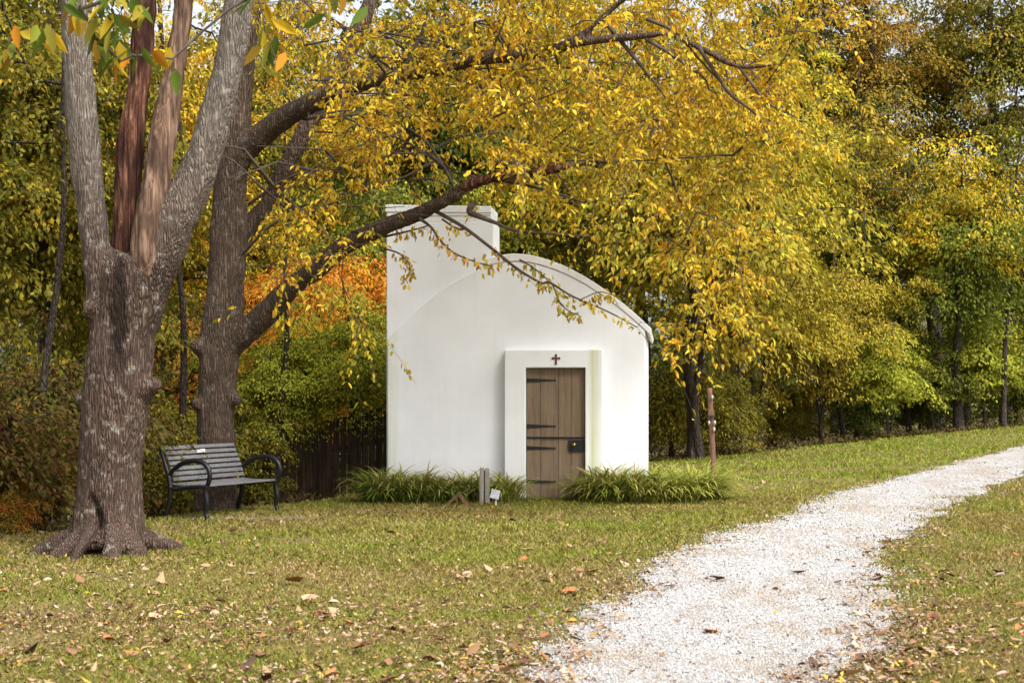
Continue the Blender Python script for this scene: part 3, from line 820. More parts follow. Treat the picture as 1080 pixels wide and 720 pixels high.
    v, f = leaf6(np.array(pos), np.array(axs), nrm(rg.normal(0, 1, (n, 3))+np.array([0, -.9, .3])), .15+.06*rg.random(n), .055+.025*rg.random(n), .25, .12)
    link('hanging_leaves', fastmesh('hanging_leaves', v, f), LM['hero'], root)
tree_a()

# ------------------------------------------------------------------ leaning golden tree behind the bench
YB = 21.0
gb = GX(229, YB)
def tree_b():
    root = empty('golden_tree', gb)
    tag(root, 'dark-trunked golden-leaved tree behind the bench, its long limbs reaching over the chapel', 'tree')
    off = gb; mb = MB(); g = Graph()
    def limb(pts, n=14, main=True):
        c, r = px_limb(pts)
        if main: mb.tube(c-off, r*.93, n)
        g.line((c-off)[::2])
        return c-off, r
    limb([(228, 570, YB, 62), (228, 550, YB, 52), (228, 520, YB, 44), (228, 470, YB, 42), (230, 400, YB, 44), (234, 350, YB, 48), (238, 300, YB, 42), (241, 250, YB, 42), (243, 200, YB, 36), (248, 150, YB, 33), (254, 90, YB, 28), (262, 30, YB, 24), (270, -40, YB, 20), (285, -150, YB, 14)], 18)
    # low limb crossing in front of the chapel
    limb([(240, 365, YB, 34), (264, 345, YB-.1, 29), (284, 328, YB-.2, 25), (310, 300, YB-.4, 23), (335, 283, YB-.6, 23), (360, 262, YB-.8, 22), (403, 240, YB-1.1, 19), (437, 227, YB-1.3, 18), (464, 214, YB-1.5, 17), (486, 203, YB-1.6, 14)])
    # upper limb
    limb([(247, 175, YB, 32), (264, 152, YB-.1, 28), (298, 126, YB-.3, 26), (330, 108, YB-.5, 23), (365, 94, YB-.8, 21), (403, 83, YB-1.1, 18), (457, 73, YB-1.5, 17), (507, 62, YB-1.9, 16), (573, 55, YB-2.3, 14), (600, 47, YB-2.5, 14), (632, 42, YB-2.7, 10), (679, 38, YB-2.9, 9), (708, 37, YB-3.0, 8.5), (745, 54, YB-3.2, 6.5), (779, 70, YB-3.4, 4.5), (813, 69, YB-3.6, 3)])
    limb([(585, 52, YB-2.4, 12), (605, 42, YB-2.55, 11), (627, 27, YB-2.7, 9), (653, 3, YB-2.8, 7.5), (690, -25, YB-3, 6), (740, -50, YB-3.2, 4)])
    # dark limb going up
    limb([(246, 270, YB+.2, 24), (262, 240, YB+.3, 20), (283, 213, YB+.35, 18), (302, 175, YB+.4, 17), (320, 140, YB+.4, 17), (345, 95, YB+.4, 18), (368, 55, YB+.4, 17), (392, 0, YB+.4, 15), (420, -60, YB+.4, 12)])
    # burls
    limb([(214, 368, YB-.1, 22), (207, 364, YB-.2, 16), (203, 362, YB-.25, 8)], 8)
    limb([(212, 425, YB-.1, 18), (206, 428, YB-.2, 10)], 8); limb([(246, 420, YB-.1, 20), (254, 425, YB-.15, 12)], 8)
    for (ex, dY) in ((196, -.2), (262, -.2), (228, -.5), (215, .5), (250, .5)):
        e = GX(ex, YB+dY); mb.tube(catmull([P(228+(ex-228)*.3, 520, YB+dY*.3)-off, P(228+(ex-228)*.6, 545, YB+dY*.6)-off, e-off+np.array([0, 0, -.08])], 5), np.linspace(.16, .05, 11), 10)
    me = remeshed(mb, .026); bark_disp(me, .012, 21)
    link('trunk', me, M['bark_b'], root, smooth=True)
    m2 = MB(); c, r = px_limb([(478, 206, YB-1.56, 12), (486, 200, YB-1.6, 13), (505, 191, YB-1.7, 12), (527, 187, YB-1.8, 10.5), (560, 182, YB-1.9, 10), (580, 179, YB-1.95, 9), (597, 176, YB-2.0, 7), (602, 178, YB-2, 3)])
    m2.tube(c-off, r, 12); e = remeshed(m2, .014); bark_disp(e, .012, 4)
    o = link('broken_limb_end', e, M['dead_red'], root, smooth=True); o['label'] = 'bare red-brown broken end of the low limb'
    # named thin branches
    T = MB()
    def twig(pts, leaves=True):
        c, r = px_limb(pts); T.tube(c-off, r, 6, caps=False); g.line((c-off)[::2]); return c-off
    D = YB-1.4
    droop = [twig([(458, 222, D, 5), (488, 239, D-.1, 4), (520, 263, D-.2, 3.6), (545, 283, D-.3, 3.2), (570, 298, D-.35, 2.8), (580, 298, D-.4, 2.6), (603, 312, D-.5, 2.2), (640, 328, D-.6, 1.7), (672, 345, D-.7, 1.2)]),
             twig([(442, 230, D, 4), (455, 240, D, 3), (463, 252, D-.1, 2.6), (478, 266, D-.1, 2), (498, 275, D-.2, 1.6), (520, 281, D-.2, 1.2)]),
             twig([(548, 274, D-.25, 2.2), (562, 282, D-.3, 1.8), (580, 297, D-.3, 1.5)]),
             twig([(583, 300, D-.4, 1.7), (590, 318, D-.4, 1.5), (600, 328, D-.4, 1.3), (612, 333, D-.4, 1)]),
             twig([(612, 316, D-.5, 1.5), (632, 308, D-.5, 1.2), (650, 312, D-.55, 1)]),
             twig([(404, 250, D+.4, 3), (430, 244, D+.3, 2), (452, 238, D+.3, 1.5)]),
             twig([(405, 262, D+.4, 2.4), (422, 268, D+.4, 1.8), (432, 281, D+.4, 1.2), (428, 296, D+.4, 1)]),
             twig([(466, 231, D, 2.4), (480, 240, D, 1.8), (495, 242, D, 1.3)])]
    sparse = [droop, [4, 4, 4, 4, 5, 6, 5, 3]]
    bare = [twig([(500, 213, D-.2, 8), (495, 223, D-.2, 7), (505, 228, D-.25, 6), (523, 235, D-.3, 4), (545, 243, D-.4, 3), (600, 248, D-.6, 2.2), (632, 250, D-.7, 1.6)]),
            twig([(478, 195, D-.1, 5), (470, 180, D-.1, 4), (450, 150, D, 3.2), (425, 132, D, 2.4), (400, 118, D+.1, 1.8)]),
            twig([(590, 176, D-.5, 4), (640, 171, D-.6, 3), (700, 168, D-.8, 2.4), (770, 163, D-1, 1.5)]),
            twig([(527, 190, D-.3, 4), (565, 198, D-.4, 3.4), (600, 208, D-.5, 2.6), (625, 218, D-.6, 1.8)]),
            twig([(639, 24, YB-2.7, 6), (660, 50, YB-2.75, 5), (684, 79, YB-2.8, 4), (702, 103, YB-2.85, 2)]),
            twig([(681, 41, YB-2.9, 5), (715, 62, YB-3, 4), (742, 82, YB-3.1, 3), (748, 96, YB-3.1, 1.6)]),
            twig([(737, 50, YB-3.2, 5), (755, 78, YB-3.2, 4), (771, 100, YB-3.3, 3.4), (797, 121, YB-3.4, 2.4), (812, 146, YB-3.5, 1.4)]),
            twig([(779, 70, YB-3.4, 4), (796, 92, YB-3.5, 3), (808, 108, YB-3.5, 2.4), (840, 124, YB-3.7, 1.5)]),
            twig([(682, 20, YB-2.9, 4.6), (712, 34, YB-3, 4), (735, 60, YB-3.1, 3), (765, 92, YB-3.2, 2)]),
            twig([(365, 30, YB-.4, 3), (345, 18, YB-.8, 2.4), (310, 8, YB-1, 1.8)]),
            twig([(255, 268, YB-.4, 4), (290, 235, YB-.8, 3), (340, 218, YB-1, 2.2), (390, 200, YB-1.2, 1.5)]),
            twig([(262, 215, YB-.4, 3.6), (310, 185, YB-.8, 2.6), (360, 178, YB-1, 1.6)]),
            twig([(420, 84, YB-1.2, 5), (432, 60, YB-1.2, 4.4), (445, 35, YB-1.2, 3.6), (452, 5, YB-1.2, 2.6)]),
            twig([(455, 74, YB-1.5, 5), (458, 50, YB-1.5, 4), (475, 30, YB-1.5, 3), (520, 20, YB-1.6, 2)])]
    # fine bare twigs crossing between the limbs
    rt = np.random.default_rng(19)
    for _ in range(46):
        px, py = rt.uniform(250, 600), rt.uniform(10, 270)
        if px > 395 and py > 190: continue
        Y0 = YB-rt.uniform(.2, 2.2); a_ = rt.normal(.1, .5) if rt.random() < .75 else rt.normal(3.0, .4); l_ = rt.uniform(45, 130)
        q = [(px+l_*u*math.cos(a_), py+l_*u*math.sin(a_)*(.6)-10*u+16*u*u+rt.normal(0, 2), Y0-.3*u, 2.1*(1-u)+.7) for u in (0, .35, .7, 1)]
        c, r = px_limb(q); k = int(np.argmin(np.linalg.norm(np.array(g.p)-(c[0]-off), axis=1)))
        T.tube(np.vstack([g.p[k][None], (g.p[k][None]+c[:1]-off)/2, c-off]), np.concatenate([[r[0]*1.4, r[0]*1.2], r]), 5, caps=False)
    # the leafy crown: sprays fill the space round the limbs
    rg = np.random.default_rng(8)
    def weight(px, py):
        w = 1.0
        if px < 262: w = .10
        if px < 400: w *= .55 if py < 215 else (.42 if py < 300 else .16)
        if py > 345: w *= 0 if px < 640 else 1
        if 395 < px < 530 and 95 < py < 200: w *= .22
        if 390 < px < 535 and py >= 200: w = 0
        if px >= 535 and py > 190: w *= .5
        if px >= 530 and py > 225+max(px-600, 0)*.62: w *= .0 if px < 690 else .10
        if px > 690 and py > 250: w = max(w, .07) if px < 785 and py < 425 else 0
        if px > 800: w *= np.clip(1-(px-800)/110, 0, 1)*(1 if py < 190 else .2)
        return w
    tg = []
    while len(tg) < 600:
        Y = rg.uniform(17.2, 23.8); px = rg.uniform(205, 930); py = rg.uniform(-190, 430)
        if Y > 21.5 and 390 < px < 700 and py > 175: continue
        if py > 250 and 390 < px < 700: continue
        if Y < 21.5 and 250 < px < 315 and 95 < py < 200: continue
        if rg.random() < weight(px, py)*(.5 if py < -20 else 1): tg.append(P(px, py, Y)-off)
    ends = g.grow(tg, .4, -.02, .05, rg, climb=.35)
    g.tubes(T, .0035, .0032, 5, rmax=.035)
    v, f = twiglets([g.p[i] for i in ends], [g.p[g.par[i]] for i in ends], 6, 13, .66, .086, .038, rg, T)
    T.build('branches', M['twig'], root, smooth=True)
    vs, fs = [v], [f]
    # thin leafing of the twigs in front of the white wall
    for c, k in zip(*sparse):
        n = len(c)*k//2
        i = rg.integers(max(len(c)//4, 1), len(c), n)
        pos = c[i]+rg.normal(0, .035, (n, 3))+np.array([0, 0, -.02])
        v2, f2 = leaf6(pos, rg.normal(0, .5, (n, 3))+np.array([0, 0, -.9]), nrm(rg.normal(0, 1, (n, 3))+np.array([0, -.8, .2])), .06+.035*rg.random(n), .028+.015*rg.random(n), .3, .1)
        fs.append(f2+sum(len(a) for a in vs)); vs.append(v2)
    link('crown', fastmesh('crown', np.vstack(vs), np.vstack(fs)), LM['gold_near'], root)
tree_b()

# ------------------------------------------------------------------ woodland
def tree_kind(seed, H, Rc, zb, ncl, per, leaf, droop=.5, lean=.3, rad=.55, multi=1, inner=.25, r0=None):
    """meshes (wood, leaves) of one kind of tree standing at the origin"""
    rg = np.random.default_rng(seed); g = Graph(); mb = MB()
    for s in range(multi):
        a = rg.random()*6.28; sp = .0 if multi == 1 else .25*Rc
        pts = [np.array([0, 0, -.4])+(np.array([np.cos(a), np.sin(a), 0])*.12*(multi > 1))]
        n = 7; top = H*(.86 if multi == 1 else rg.uniform(.6, .85))
        for i in range(1, n+1):
            u = i/n
            pts.append(np.array([np.cos(a)*sp*u**1.3+lean*np.sin(u*3+seed)*u, np.sin(a)*sp*u**1.3+lean*np.cos(u*2.2+seed)*u-lean*u, u*top])+rg.normal(0, .05, 3))
        c = catmull(pts, 3); r = (r0 or .0135*H+.03)/(multi**.5)*np.linspace(1, .16, len(c))**.9
        r[:3] *= np.array([1.35, 1.15, 1.05])
        mb.tube(c, r, 10)
        par = -1
        for q in c:
            if q[2] > min(zb*.55, H*.2): par = g.add(q, par, True)
    cz, rz = (zb+H)/2, (H-zb)/2
    tg = []
    while len(tg) < int(ncl*.62):
        v = rg.normal(0, 1, 3); v /= np.linalg.norm(v); rr = rg.random()**.42 if rg.random() > inner else rg.random()**.8
        lump = .80+.75*mnoise.noise(Vector(v*1.9+seed*3.1))
        q = v*rr*lump
        q = np.array([q[0]*Rc, q[1]*Rc, cz+q[2]*rz])
        if q[2] < zb*.8: continue
        taper = 1.0 if q[2] < cz else 1
        tg.append(q*np.array([taper, taper, 1]))
    ends = g.grow(tg, .6, .06, .07, rg, climb=.25)
    g.tubes(mb, .009, .012, 5, rmax=.16)
    wood = mb
    v = layers([g.p[i] for i in ends], int(per*2.1), rad*(.65+.75*rg.random(len(ends)))*1.12, leaf*.86, leaf*.86*.52, rg, np.array([0, 0, cz-.2*rz]), droop)
    lm = fastmesh('crown', v, 4)
    wm = bpy.data.meshes.new('trunk'); wm.from_pydata(np.vstack(wood.v).tolist(), [], wood.f); wm.update(); wm.shade_smooth()
    wm.materials.append(M['bark_c']); lm.materials.append(None)
    return wm, lm
K = {
 'tall': tree_kind(1, 13.5, 3.3, 2.6, 300, 95, .15),
 'tall_b': tree_kind(2, 14.5, 3.6, 3.4, 290, 95, .16, lean=.5),
 'droopy': tree_kind(3, 10.5, 3.0, 1.5, 290, 95, .14, 1.0),
 'round': tree_kind(4, 8.2, 3.0, 2.3, 290, 85, .14, .55),
 'low': tree_kind(5, 6.2, 2.6, 1.6, 230, 90, .125, .7, multi=3),
 'thin_tall': tree_kind(6, 16.5, 3.6, 5.0, 250, 80, .16, .5, .7, inner=.2),
 'sapling': tree_kind(7, 3.2, 1.35, .75, 95, 60, .12, .5, .15, .38, r0=.05),
 'bare': tree_kind(9, 12, 1.7, 4.2, 55, 26, .14, lean=.55, r0=.085),
 'narrow': tree_kind(8, 11, 2.1, 1.2, 240, 90, .14),
}
SH = {
 'bush': tree_kind(11, 2.6, 1.7, .15, 120, 75, .11, .5, .2, .42, 4, r0=.05),
 'loose_bush': tree_kind(12, 2.2, 1.5, .1, 75, 60, .12, .7, .3, .42, 5, r0=.04),
 'broad_bush': tree_kind(13, 3.4, 2.3, .2, 170, 80, .12, .6, .3, .5, 5, r0=.06),
}
def plant_tree(kind, px, Y, mat, label, cat='tree', name='woodland_tree', group='trees of the wood', sc=1.0, rz=None, dz=0):
    wm, lm = (K.get(kind) or SH[kind])
    x, y, z = GX(px, Y)
    root = empty(name, (x, y, z+dz), rz if rz is not None else (px*1.7+Y*.9) % 6.28)
    root.scale = (sc, sc, sc)
    tag(root, label, cat, group)
    a = bpy.data.objects.new('trunk' if cat == 'tree' else 'stems', wm); b = bpy.data.objects.new('crown' if cat == 'tree' else 'foliage', lm)
    for o in (a, b): COL.objects.link(o); o.parent = root
    b.material_slots[0].link = 'OBJECT'; b.material_slots[0].material = LM[mat]
    return root
T_ = [
 ('low', 735, 34.0, 'olive_gold_b', 'many-stemmed olive tree with gold sprays behind the thin brown pole', 1.5),
 ('tall', 655, 37.0, 'yellow_olive', 'yellow-olive tree rising behind the right end of the chapel roof', .9),
 ('low', 800, 38.5, 'olive_gold', 'low olive-gold tree with crooked stems, first to the right of the brown pole', .95),
 ('low', 868, 40.5, 'olive_gold', 'low olive-gold tree at the bank, next to the dark green one', .92),
 ('tall', 818, 43.0, 'lime_gold', 'bright yellow-green tree above the low olive trees right of the pole', .86),
 ('narrow', 905, 44.5, 'dark_green', 'dark green tree between the yellow-green tree and the green one turning gold', .9),
 ('round', 1012, 42.5, 'green_gold_top', 'green tree with its outer leaves turned gold, near the right edge', 1.03),
 ('round', 1110, 46.0, 'green', 'green tree cut by the right edge of the photo', 1.0),
 ('sapling', 938, 40.0, 'fresh_green', 'small fresh green sapling at the edge of the lawn before the dark trees', .95),
 ('sapling', 1040, 43.0, 'fresh_green', 'fresh green sapling under the tree that turns gold', 1.1),
 ('sapling', 985, 42.5, 'green', 'darker green sapling between the two fresh green saplings', .9),
 ('thin_tall', 915, 50.0, 'orange_brown', 'tall thin-leaved orange-brown tree with sky showing through', 1.05),
 ('thin_tall', 985, 53.0, 'olive', 'tall thin olive tree right of the orange-brown one', 1.1),
 ('thin_tall', 1065, 50.0, 'olive', 'tall thin olive tree at the upper right corner', 1.1),
 ('tall_b', 570, 38.0, 'yellow_green', 'yellow-green tree behind the middle of the chapel roof', .95),
 ('tall_b', 478, 37.0, 'dark_green', 'dark green tree behind the bell tower', .95),
 ('round', 405, 33.0, 'green', 'green tree at the left corner of the chapel behind the board fence', .9),
 ('round', 374, 26.6, 'fresh_green', 'low light green tree hanging over the dark board fence next to the chapel', .50),
 ('round', 297, 26.2, 'fresh_green', 'low light green tree right of the dark trunk behind the bench', .46),
 ('low', 338, 29.5, 'orange', 'small orange tree between the dark trunk and the chapel', .93),
 ('sapling', 212, 29.0, 'red', 'small red-leaved tree glimpsed between the two big trunks', 1.35),
 ('tall', 165, 31.0, 'gold', 'golden tree seen between the forked limbs of the big left tree', .9),
 ('droopy', 60, 24.5, 'olive', 'dark olive tree behind the big left trunk', .95),
 ('tall_b', -35, 22.5, 'mixed_dark', 'dark tree at the left edge of the photo', .8),
 ('tall_b', 255, 38.0, 'olive_gold', 'olive-gold tree behind the red-leaved one', .95),
 ('tall', 350, 41.0, 'gold', 'tall golden tree far behind the light green low tree', 1.0),
 ('droopy', 118, 30.0, 'mixed_dark', 'dark drooping tree low between the big left trunk and the bench', .75),
 ('bare', 893, 41.5, 'olive', 'slim dark leaning trunk with thin foliage left of the green tree turning gold', .9),
 ('bare', 926, 43.0, 'orange_brown', 'slim trunk with few orange-brown leaves behind the fresh green sapling', 1.0),
 ('bare', 962, 44.0, 'olive', 'slim bare trunk just right of the first fresh green sapling', .95),
 ('bare', 1058, 42.0, 'green', 'slim trunk with thin green leaves near the right edge', .9),
 ('bare', 784, 37.0, 'olive_gold', 'slim trunk between the brown pole and the low olive-gold tree', .8),
 ('bare', 28, 19.6, 'olive', 'slim dark trunk standing behind the left bushes', .75),
 ('bare', 180, 24.0, 'olive_gold', 'slim dark trunk between the big left trunk and the bench', .8),
 ('bare', 283, 25.4, 'green', 'slim dark trunk by the right arm of the bench', .7),
 ('sapling', 20, 19.2, 'red', 'small red-leaved sapling at the left edge among the bushes', .58),
]
for kd, px, Y, mt, lab, sc in T_: plant_tree(kd, px, Y, mt, lab, sc=sc)
back = [('tall', 'mixed_dark'), ('tall_b', 'olive'), ('tall', 'olive_gold'), ('tall_b', 'dark_green'), ('tall', 'yellow_green')]
for i, px in enumerate(range(-160, 860, 78)):
    kd, mt = back[i % 5]
    plant_tree(kd, px+((i*37) % 31-15), 47+((i*53) % 9), mt, 'tall tree deep in the wood behind the front trees', group='tall trees deep in the wood', sc=1.1+.05*((i*7) % 4))
for i, px in enumerate((880, 955, 1020, 1090, 1165)):
    plant_tree('narrow', px, 58+i % 3*2, ('dark_green', 'olive', 'dark_green', 'mixed_dark', 'dark_green')[i], 'dark tree far back behind the right-hand trees', group='dark trees far back on the right', sc=.85)
B_ = [
 ('loose_bush', 14, 18.6, 'brown_red', 'reddish brown bush at the lower left edge beside the big trunk', .85),
 ('broad_bush', 50, 20.5, 'brown_red', 'dark olive bush behind the reddish brown bush', .9),
 ('bush', -60, 17.6, 'brown_red', 'dark bush at the left border of the lawn', .9),
 ('broad_bush', 185, 24.5, 'mixed_dark', 'dark olive bush behind the back of the bench', .75),
 ('bush', 250, 25.0, 'olive', 'olive bush behind the arm of the bench', .5),
 ('bush', 170, 22.5, 'olive', 'small olive bush between the big trunk and the bench', .55),
 ('broad_bush', 400, 31.0, 'green', 'green bush hugging the left corner of the chapel', .9),
 ('broad_bush', 705, 35.5, 'olive', 'olive bush right of the chapel', .85),
 ('bush', 765, 37.0, 'mixed_dark', 'dark low bush right of the brown pole', .8),
 ('broad_bush', 835, 42.0, 'mixed_dark', 'dark bush between the two low olive-gold trees', .65),
 ('broad_bush', 905, 43.0, 'dark_green', 'dark green bush at the foot of the dark green tree', .75),
 ('broad_bush', 970, 45.5, 'dark_green', 'dark green bush behind the saplings', .85),
 ('broad_bush', 1075, 45.0, 'green', 'green bush at the right edge of the lawn bank', .9),
 ('bush', 16, 17.5, 'red', 'small bush with red leaves at the left edge', .26),
]
for kd, px, Y, mt, lab, sc in B_: plant_tree(kd, px, Y, mt, lab, 'bush', 'woodland_bush', 'bushes along the wood edge', sc)
def far_wood():
    rg = np.random.default_rng(77); c = []
    while len(c) < 4200:
        x = rg.uniform(-55, 60); y = rg.uniform(66, 84); top = np.interp(x, [-55, 5, 16, 24, 60], [20, 18, 13.5, 12.5, 15])+2*math.sin(x*.9)
        c.append((x, y, rg.uniform(-3.2, 4.5) if rg.random() < .45 else rg.uniform(-2, top)))
    v = sprays(c, 34, 1.6, .42, .24, .4, rg)
    o = link('far_wood', fastmesh('far_wood', v, 4), LM['dark_green']); tag(o, 'far mass of dark autumn wood behind all the trees', 'wood', kind='stuff')  # dark leaf colour stands in for the shade the far wood lies in
far_wood()
def undergrowth():
    """weeds and low leaves on the shaded floor of the wood"""
    n = 26000; x = rng.uniform(-16, 24, n); ye = np.interp(x, EDGE_X, EDGE_Y); d = rng.random(n)**1.5*7; y = ye+.35+d
    k = ~in_chapel(x, y); x, y, d = x[k], y[k], d[k]; n = len(x)
    z = hgt(x, y)+rng.random(n)**2*np.clip(.12+d*.12, 0, .55)
    v = leaf4(np.stack([x, y, z], -1), rng.normal(0, .7, (n, 3))+np.array([0, 0, .15]), nrm(rng.normal(0, .5, (n, 3))+np.array([0, 0, 1.])), .06+.08*rng.random(n), .04+.03*rng.random(n))
    o = link('undergrowth', fastmesh('undergrowth', v, 4), LM['floor']); tag(o, 'low weeds and dead leaves on the shaded floor of the wood', 'undergrowth', kind='stuff')
undergrowth()

# ------------------------------------------------------------------ dark board fence at the left of the chapel
fr = empty('board_fence', GX(330, 26.1)); tag(fr, 'dark weathered upright board fence under the trees left of the chapel', 'fence')
mb = MB(); f0 = GX(330, 26.1); rf = random.Random(4)
a, b = GX(240, 25.9), GX(415, 26.3)
nb = 24
for i in range(nb):
    u = i/(nb-1); q = a+(b-a)*u-f0; w = (b[0]-a[0])/nb*rf.uniform(.93, 1.04); hh = 1.45+rf.uniform(-.06, .06); o = rf.uniform(-.03, .03)
    o += .03*(i % 2); mb.box(q[0]-w/2, q[0]+w/2, q[1]+o-.012, q[1]+o+.012, q[2]-.4, q[2]+hh)
mb.build('boards', M['fence'], fr, bevel=.004)
mb = MB()
for zz in (.35, .95):
    mb.tube([a-f0+np.array([0, .05, zz]), b-f0+np.array([0, .05, zz])], .04, 4)
mb.build('rail', M['fence'], fr)

# ------------------------------------------------------------------ bench
BW, BDp = 1.56, .66
fdir = np.array([.90, -.44])          # the way the bench faces
b0 = GX(173, 19.45)                   # rear foot of the near end
ctr = b0+np.append(fdir*BDp*.5, 0)+np.append(np.array([.44, .90])*BW*.5, 0)
BZ = float(hgt(ctr[0], ctr[1]))
bench = empty('park_bench', (ctr[0], ctr[1], BZ+.01), math.atan2(fdir[1], fdir[0])+math.pi/2)
tag(bench, 'black metal park bench with grey slats and looped arms, facing right beside the big trunk', 'bench')
# local frame: -y is the front, x along the length
yb, yf = .33, -.33
for s in (-1, 1):
    x = s*(BW/2-.03)
    sf = empty('side_frame'); sf.parent = bench
    def bar(name, pts, r, par):
        c = catmull(pts, 6); m = MB()
        t_ = np.broadcast_to(r, (len(pts),)); rr = 1.22*np.interp(np.linspace(0, 1, len(c)), np.linspace(0, 1, len(pts)), t_)
        m.tube(np.column_stack([np.full(len(c), x), c[:, 0], c[:, 1]]), rr, 10)
        return m.build(name, M['bench_black'], par, smooth=True)
    # rear leg running up into the back post
    leg = bar('leg', [(yb, .03), (yb-.03, .14), (yb-.07, .28), (yb-.075, .42)], [.022, .024, .026, .028], sf)
    bar('back_post', [(yb-.075, .40), (yb-.045, .55), (yb+.02, .72), (yb+.075, .88)], [.028, .024, .022, .020], sf)
    fl = bar('leg', [(yf+.02, .03), (yf+.045, .10), (yf+.03, .22), (yf+.05, .36), (yf+.03, .43)], [.022, .022, .025, .027, .026], sf)
    bar('seat_rail', [(yb-.08, .40), (yb-.17, .375), (0, .40), (yf+.12, .415), (yf+.04, .40)], .022, sf)
    bar('armrest', [(yb-.05, .55), (yb-.14, .63), (.05, .705), (-.12, .735), (-.25, .71), (yf+.0, .63), (yf-.015, .53), (yf+.02, .43)], [.02, .024, .026, .026, .026, .026, .025, .024], sf)
    for par, yy in ((leg, yb), (fl, yf+.02)):
        m = MB(); m.tube([(x, yy, -.01), (x, yy, .02), (x, yy-.0, .045)], [.042, .04, .02], 10)
        m.build('foot', M['bench_black'], par, smooth=True)
mb = MB()
xs0, xs1 = -BW/2+.05, BW/2-.05
for i in range(8):
    y = .235-i*.072; z = .425+.02*((i-3.5)/3.5)**2*(.6 if i < 4 else .2)
    mb.box(xs0, xs1, y-.027, y+.027, z-.012, z+.012)
mb.build('seat', M['slat'], bench, bevel=.005)
mb = MB()
def slat_at(u):
    return np.array([yb-.105+.155*u**1.25, .50+.38*u])
for i in range(7):
    u = i/6; p = slat_at(u); q = slat_at(min(u+.02, 1.02)); t_ = nrm(q-p); nn = np.array([-t_[1], t_[0]])
    hw, ht = .024, .011
    v = [(x, *(p+t_*a+nn*b)) for x in (xs0, xs1) for a, b in ((-hw, -ht), (hw, -ht), (hw, ht), (-hw, ht))]
    mb.add(v, [(0, 1, 2, 3), (7, 6, 5, 4), (0, 4, 5, 1), (1, 5, 6, 2), (2, 6, 7, 3), (3, 7, 4, 0)])
br_ = mb.build('backrest', M['slat'], bench, bevel=.004)
p = slat_at(1-1/6)
mb = MB(); mb.box(-.13, .03, p[0]-.034, p[0]-.016, p[1]-.022+.012, p[1]+.022+.012); mb.build('plaque', M['plaque'], br_, bevel=.002)
# pressed earth pad
pc = G(300, 545)
n = 40; th = np.linspace(0, 2*np.pi, n, endpoint=False)
rr = 1+.25*(fbm(np.cos(th)*2+5, np.sin(th)*2+5, s=60)-.5)*2
pad = np.stack([ctr[0]+.38+np.cos(th)*rr*.95, ctr[1]-.1+np.sin(th)*rr*.75], -1)
vv = []
for k_, s_ in enumerate((1, .6, .25)):
    q = (pad-pad.mean(0))*s_+pad.mean(0); vv.append(np.column_stack([q, hgt(q[:, 0], q[:, 1])+.014+.004*k_]))
V = np.vstack(vv+[np.append(pad.mean(0), float(hgt(*pad.mean(0)))+.026)[None]])
F = [(r*n+i, r*n+(i+1) % n, (r+1)*n+(i+1) % n, (r+1)*n+i) for r in range(2) for i in range(n)]+[(2*n+i, 2*n+(i+1) % n, 3*n) for i in range(n)]
mb = MB(); mb.add(V, F); pd = mb.build('bench_pad', plain('trodden_earth', (.20, .155, .11), .95, .1, var=.35, scale=9, bump=.4), None, True); tag(pd, kind='structure')

# ------------------------------------------------------------------ grass clumps along the chapel
def clump_mesh(seed, nb, L, sp, wd=.0115):
    rg = np.random.default_rng(seed); vs, fs, n0 = [], [], 0
    a = rg.random(nb)*6.283; l = L*(.65+.6*rg.random(nb)); base = rg.normal(0, sp, (nb, 2))
    K_ = 9; u = np.linspace(0, 1, K_)
    for i in range(nb):
        t0, t1 = rg.uniform(.03, .55), rg.uniform(1.35, 2.6)
        th = t0+(t1-t0)*u**1.3; ds = l[i]/(K_-1)
        r = np.concatenate([[0], np.cumsum(np.sin((th[1:]+th[:-1])/2))])*ds; h = np.concatenate([[0], np.cumsum(np.cos((th[1:]+th[:-1])/2))])*ds
        dx, dy = np.cos(a[i]), np.sin(a[i]); tw = rg.normal(0, .3)
        c = np.column_stack([base[i, 0]+dx*r+tw*.08*u**2*dy, base[i, 1]+dy*r-tw*.08*u**2*dx, np.maximum(h, .012)-.01*(u == 0)])
        w = wd*(.7+.6*rg.random())*np.interp(u, [0, .2, .6, .9, 1], [.7, 1, .9, .45, .05])
        s = np.array([-dy, dx, 0])
        v = np.concatenate([c-s*w[:, None], c+s*w[:, None]])
        vs.append(v); f = [(n0+j, n0+j+1, n0+K_+j+1, n0+K_+j) for j in range(K_-1)]; fs += f; n0 += 2*K_
    return fastmesh('blades', np.vstack(vs), np.array(fs))
cm = [clump_mesh(s, 190, .66, .07) for s in (1, 2, 3)]+[clump_mesh(4, 170, .74, .08)]
def blade_mat(name, cols):
    return leaf_mat(name, cols, trans=.3)
BM = [blade_mat('strap_leaves_green', [(.12, .19, .03), (.18, .25, .04), (.14, .20, .035), (.28, .30, .05), (.40, .35, .09)]),
      blade_mat('strap_leaves_yellowing', [(.20, .26, .035), (.32, .34, .05), (.17, .23, .03), (.50, .44, .12), (.34, .26, .12)]),
      blade_mat('strap_leaves_lime', [(.30, .34, .05), (.36, .36, .07), (.22, .28, .04), (.42, .38, .10)])]
for m_ in cm: m_.materials.append(None); 
def clump(i, px, Y, mi, sc, label, group):
    x, y, z = GX(px, Y)
    o = bpy.data.objects.new('grass_clump', cm[i % 4]); COL.objects.link(o)
    o.location = (x, y, z); sc = sc*(.86+.3*(((i*37) % 11)/10)); o.rotation_euler = (0, 0, i*1.3); o.scale = (sc, sc, sc*.80*(.92+.1*(i % 3)))
    o.material_slots[0].link = 'OBJECT'; o.material_slots[0].material = BM[mi]
    tag(o, label, 'plant', group)
lp = [396, 403, 412, 422, 436, 450, 464, 478, 492, 505, 517, 529]
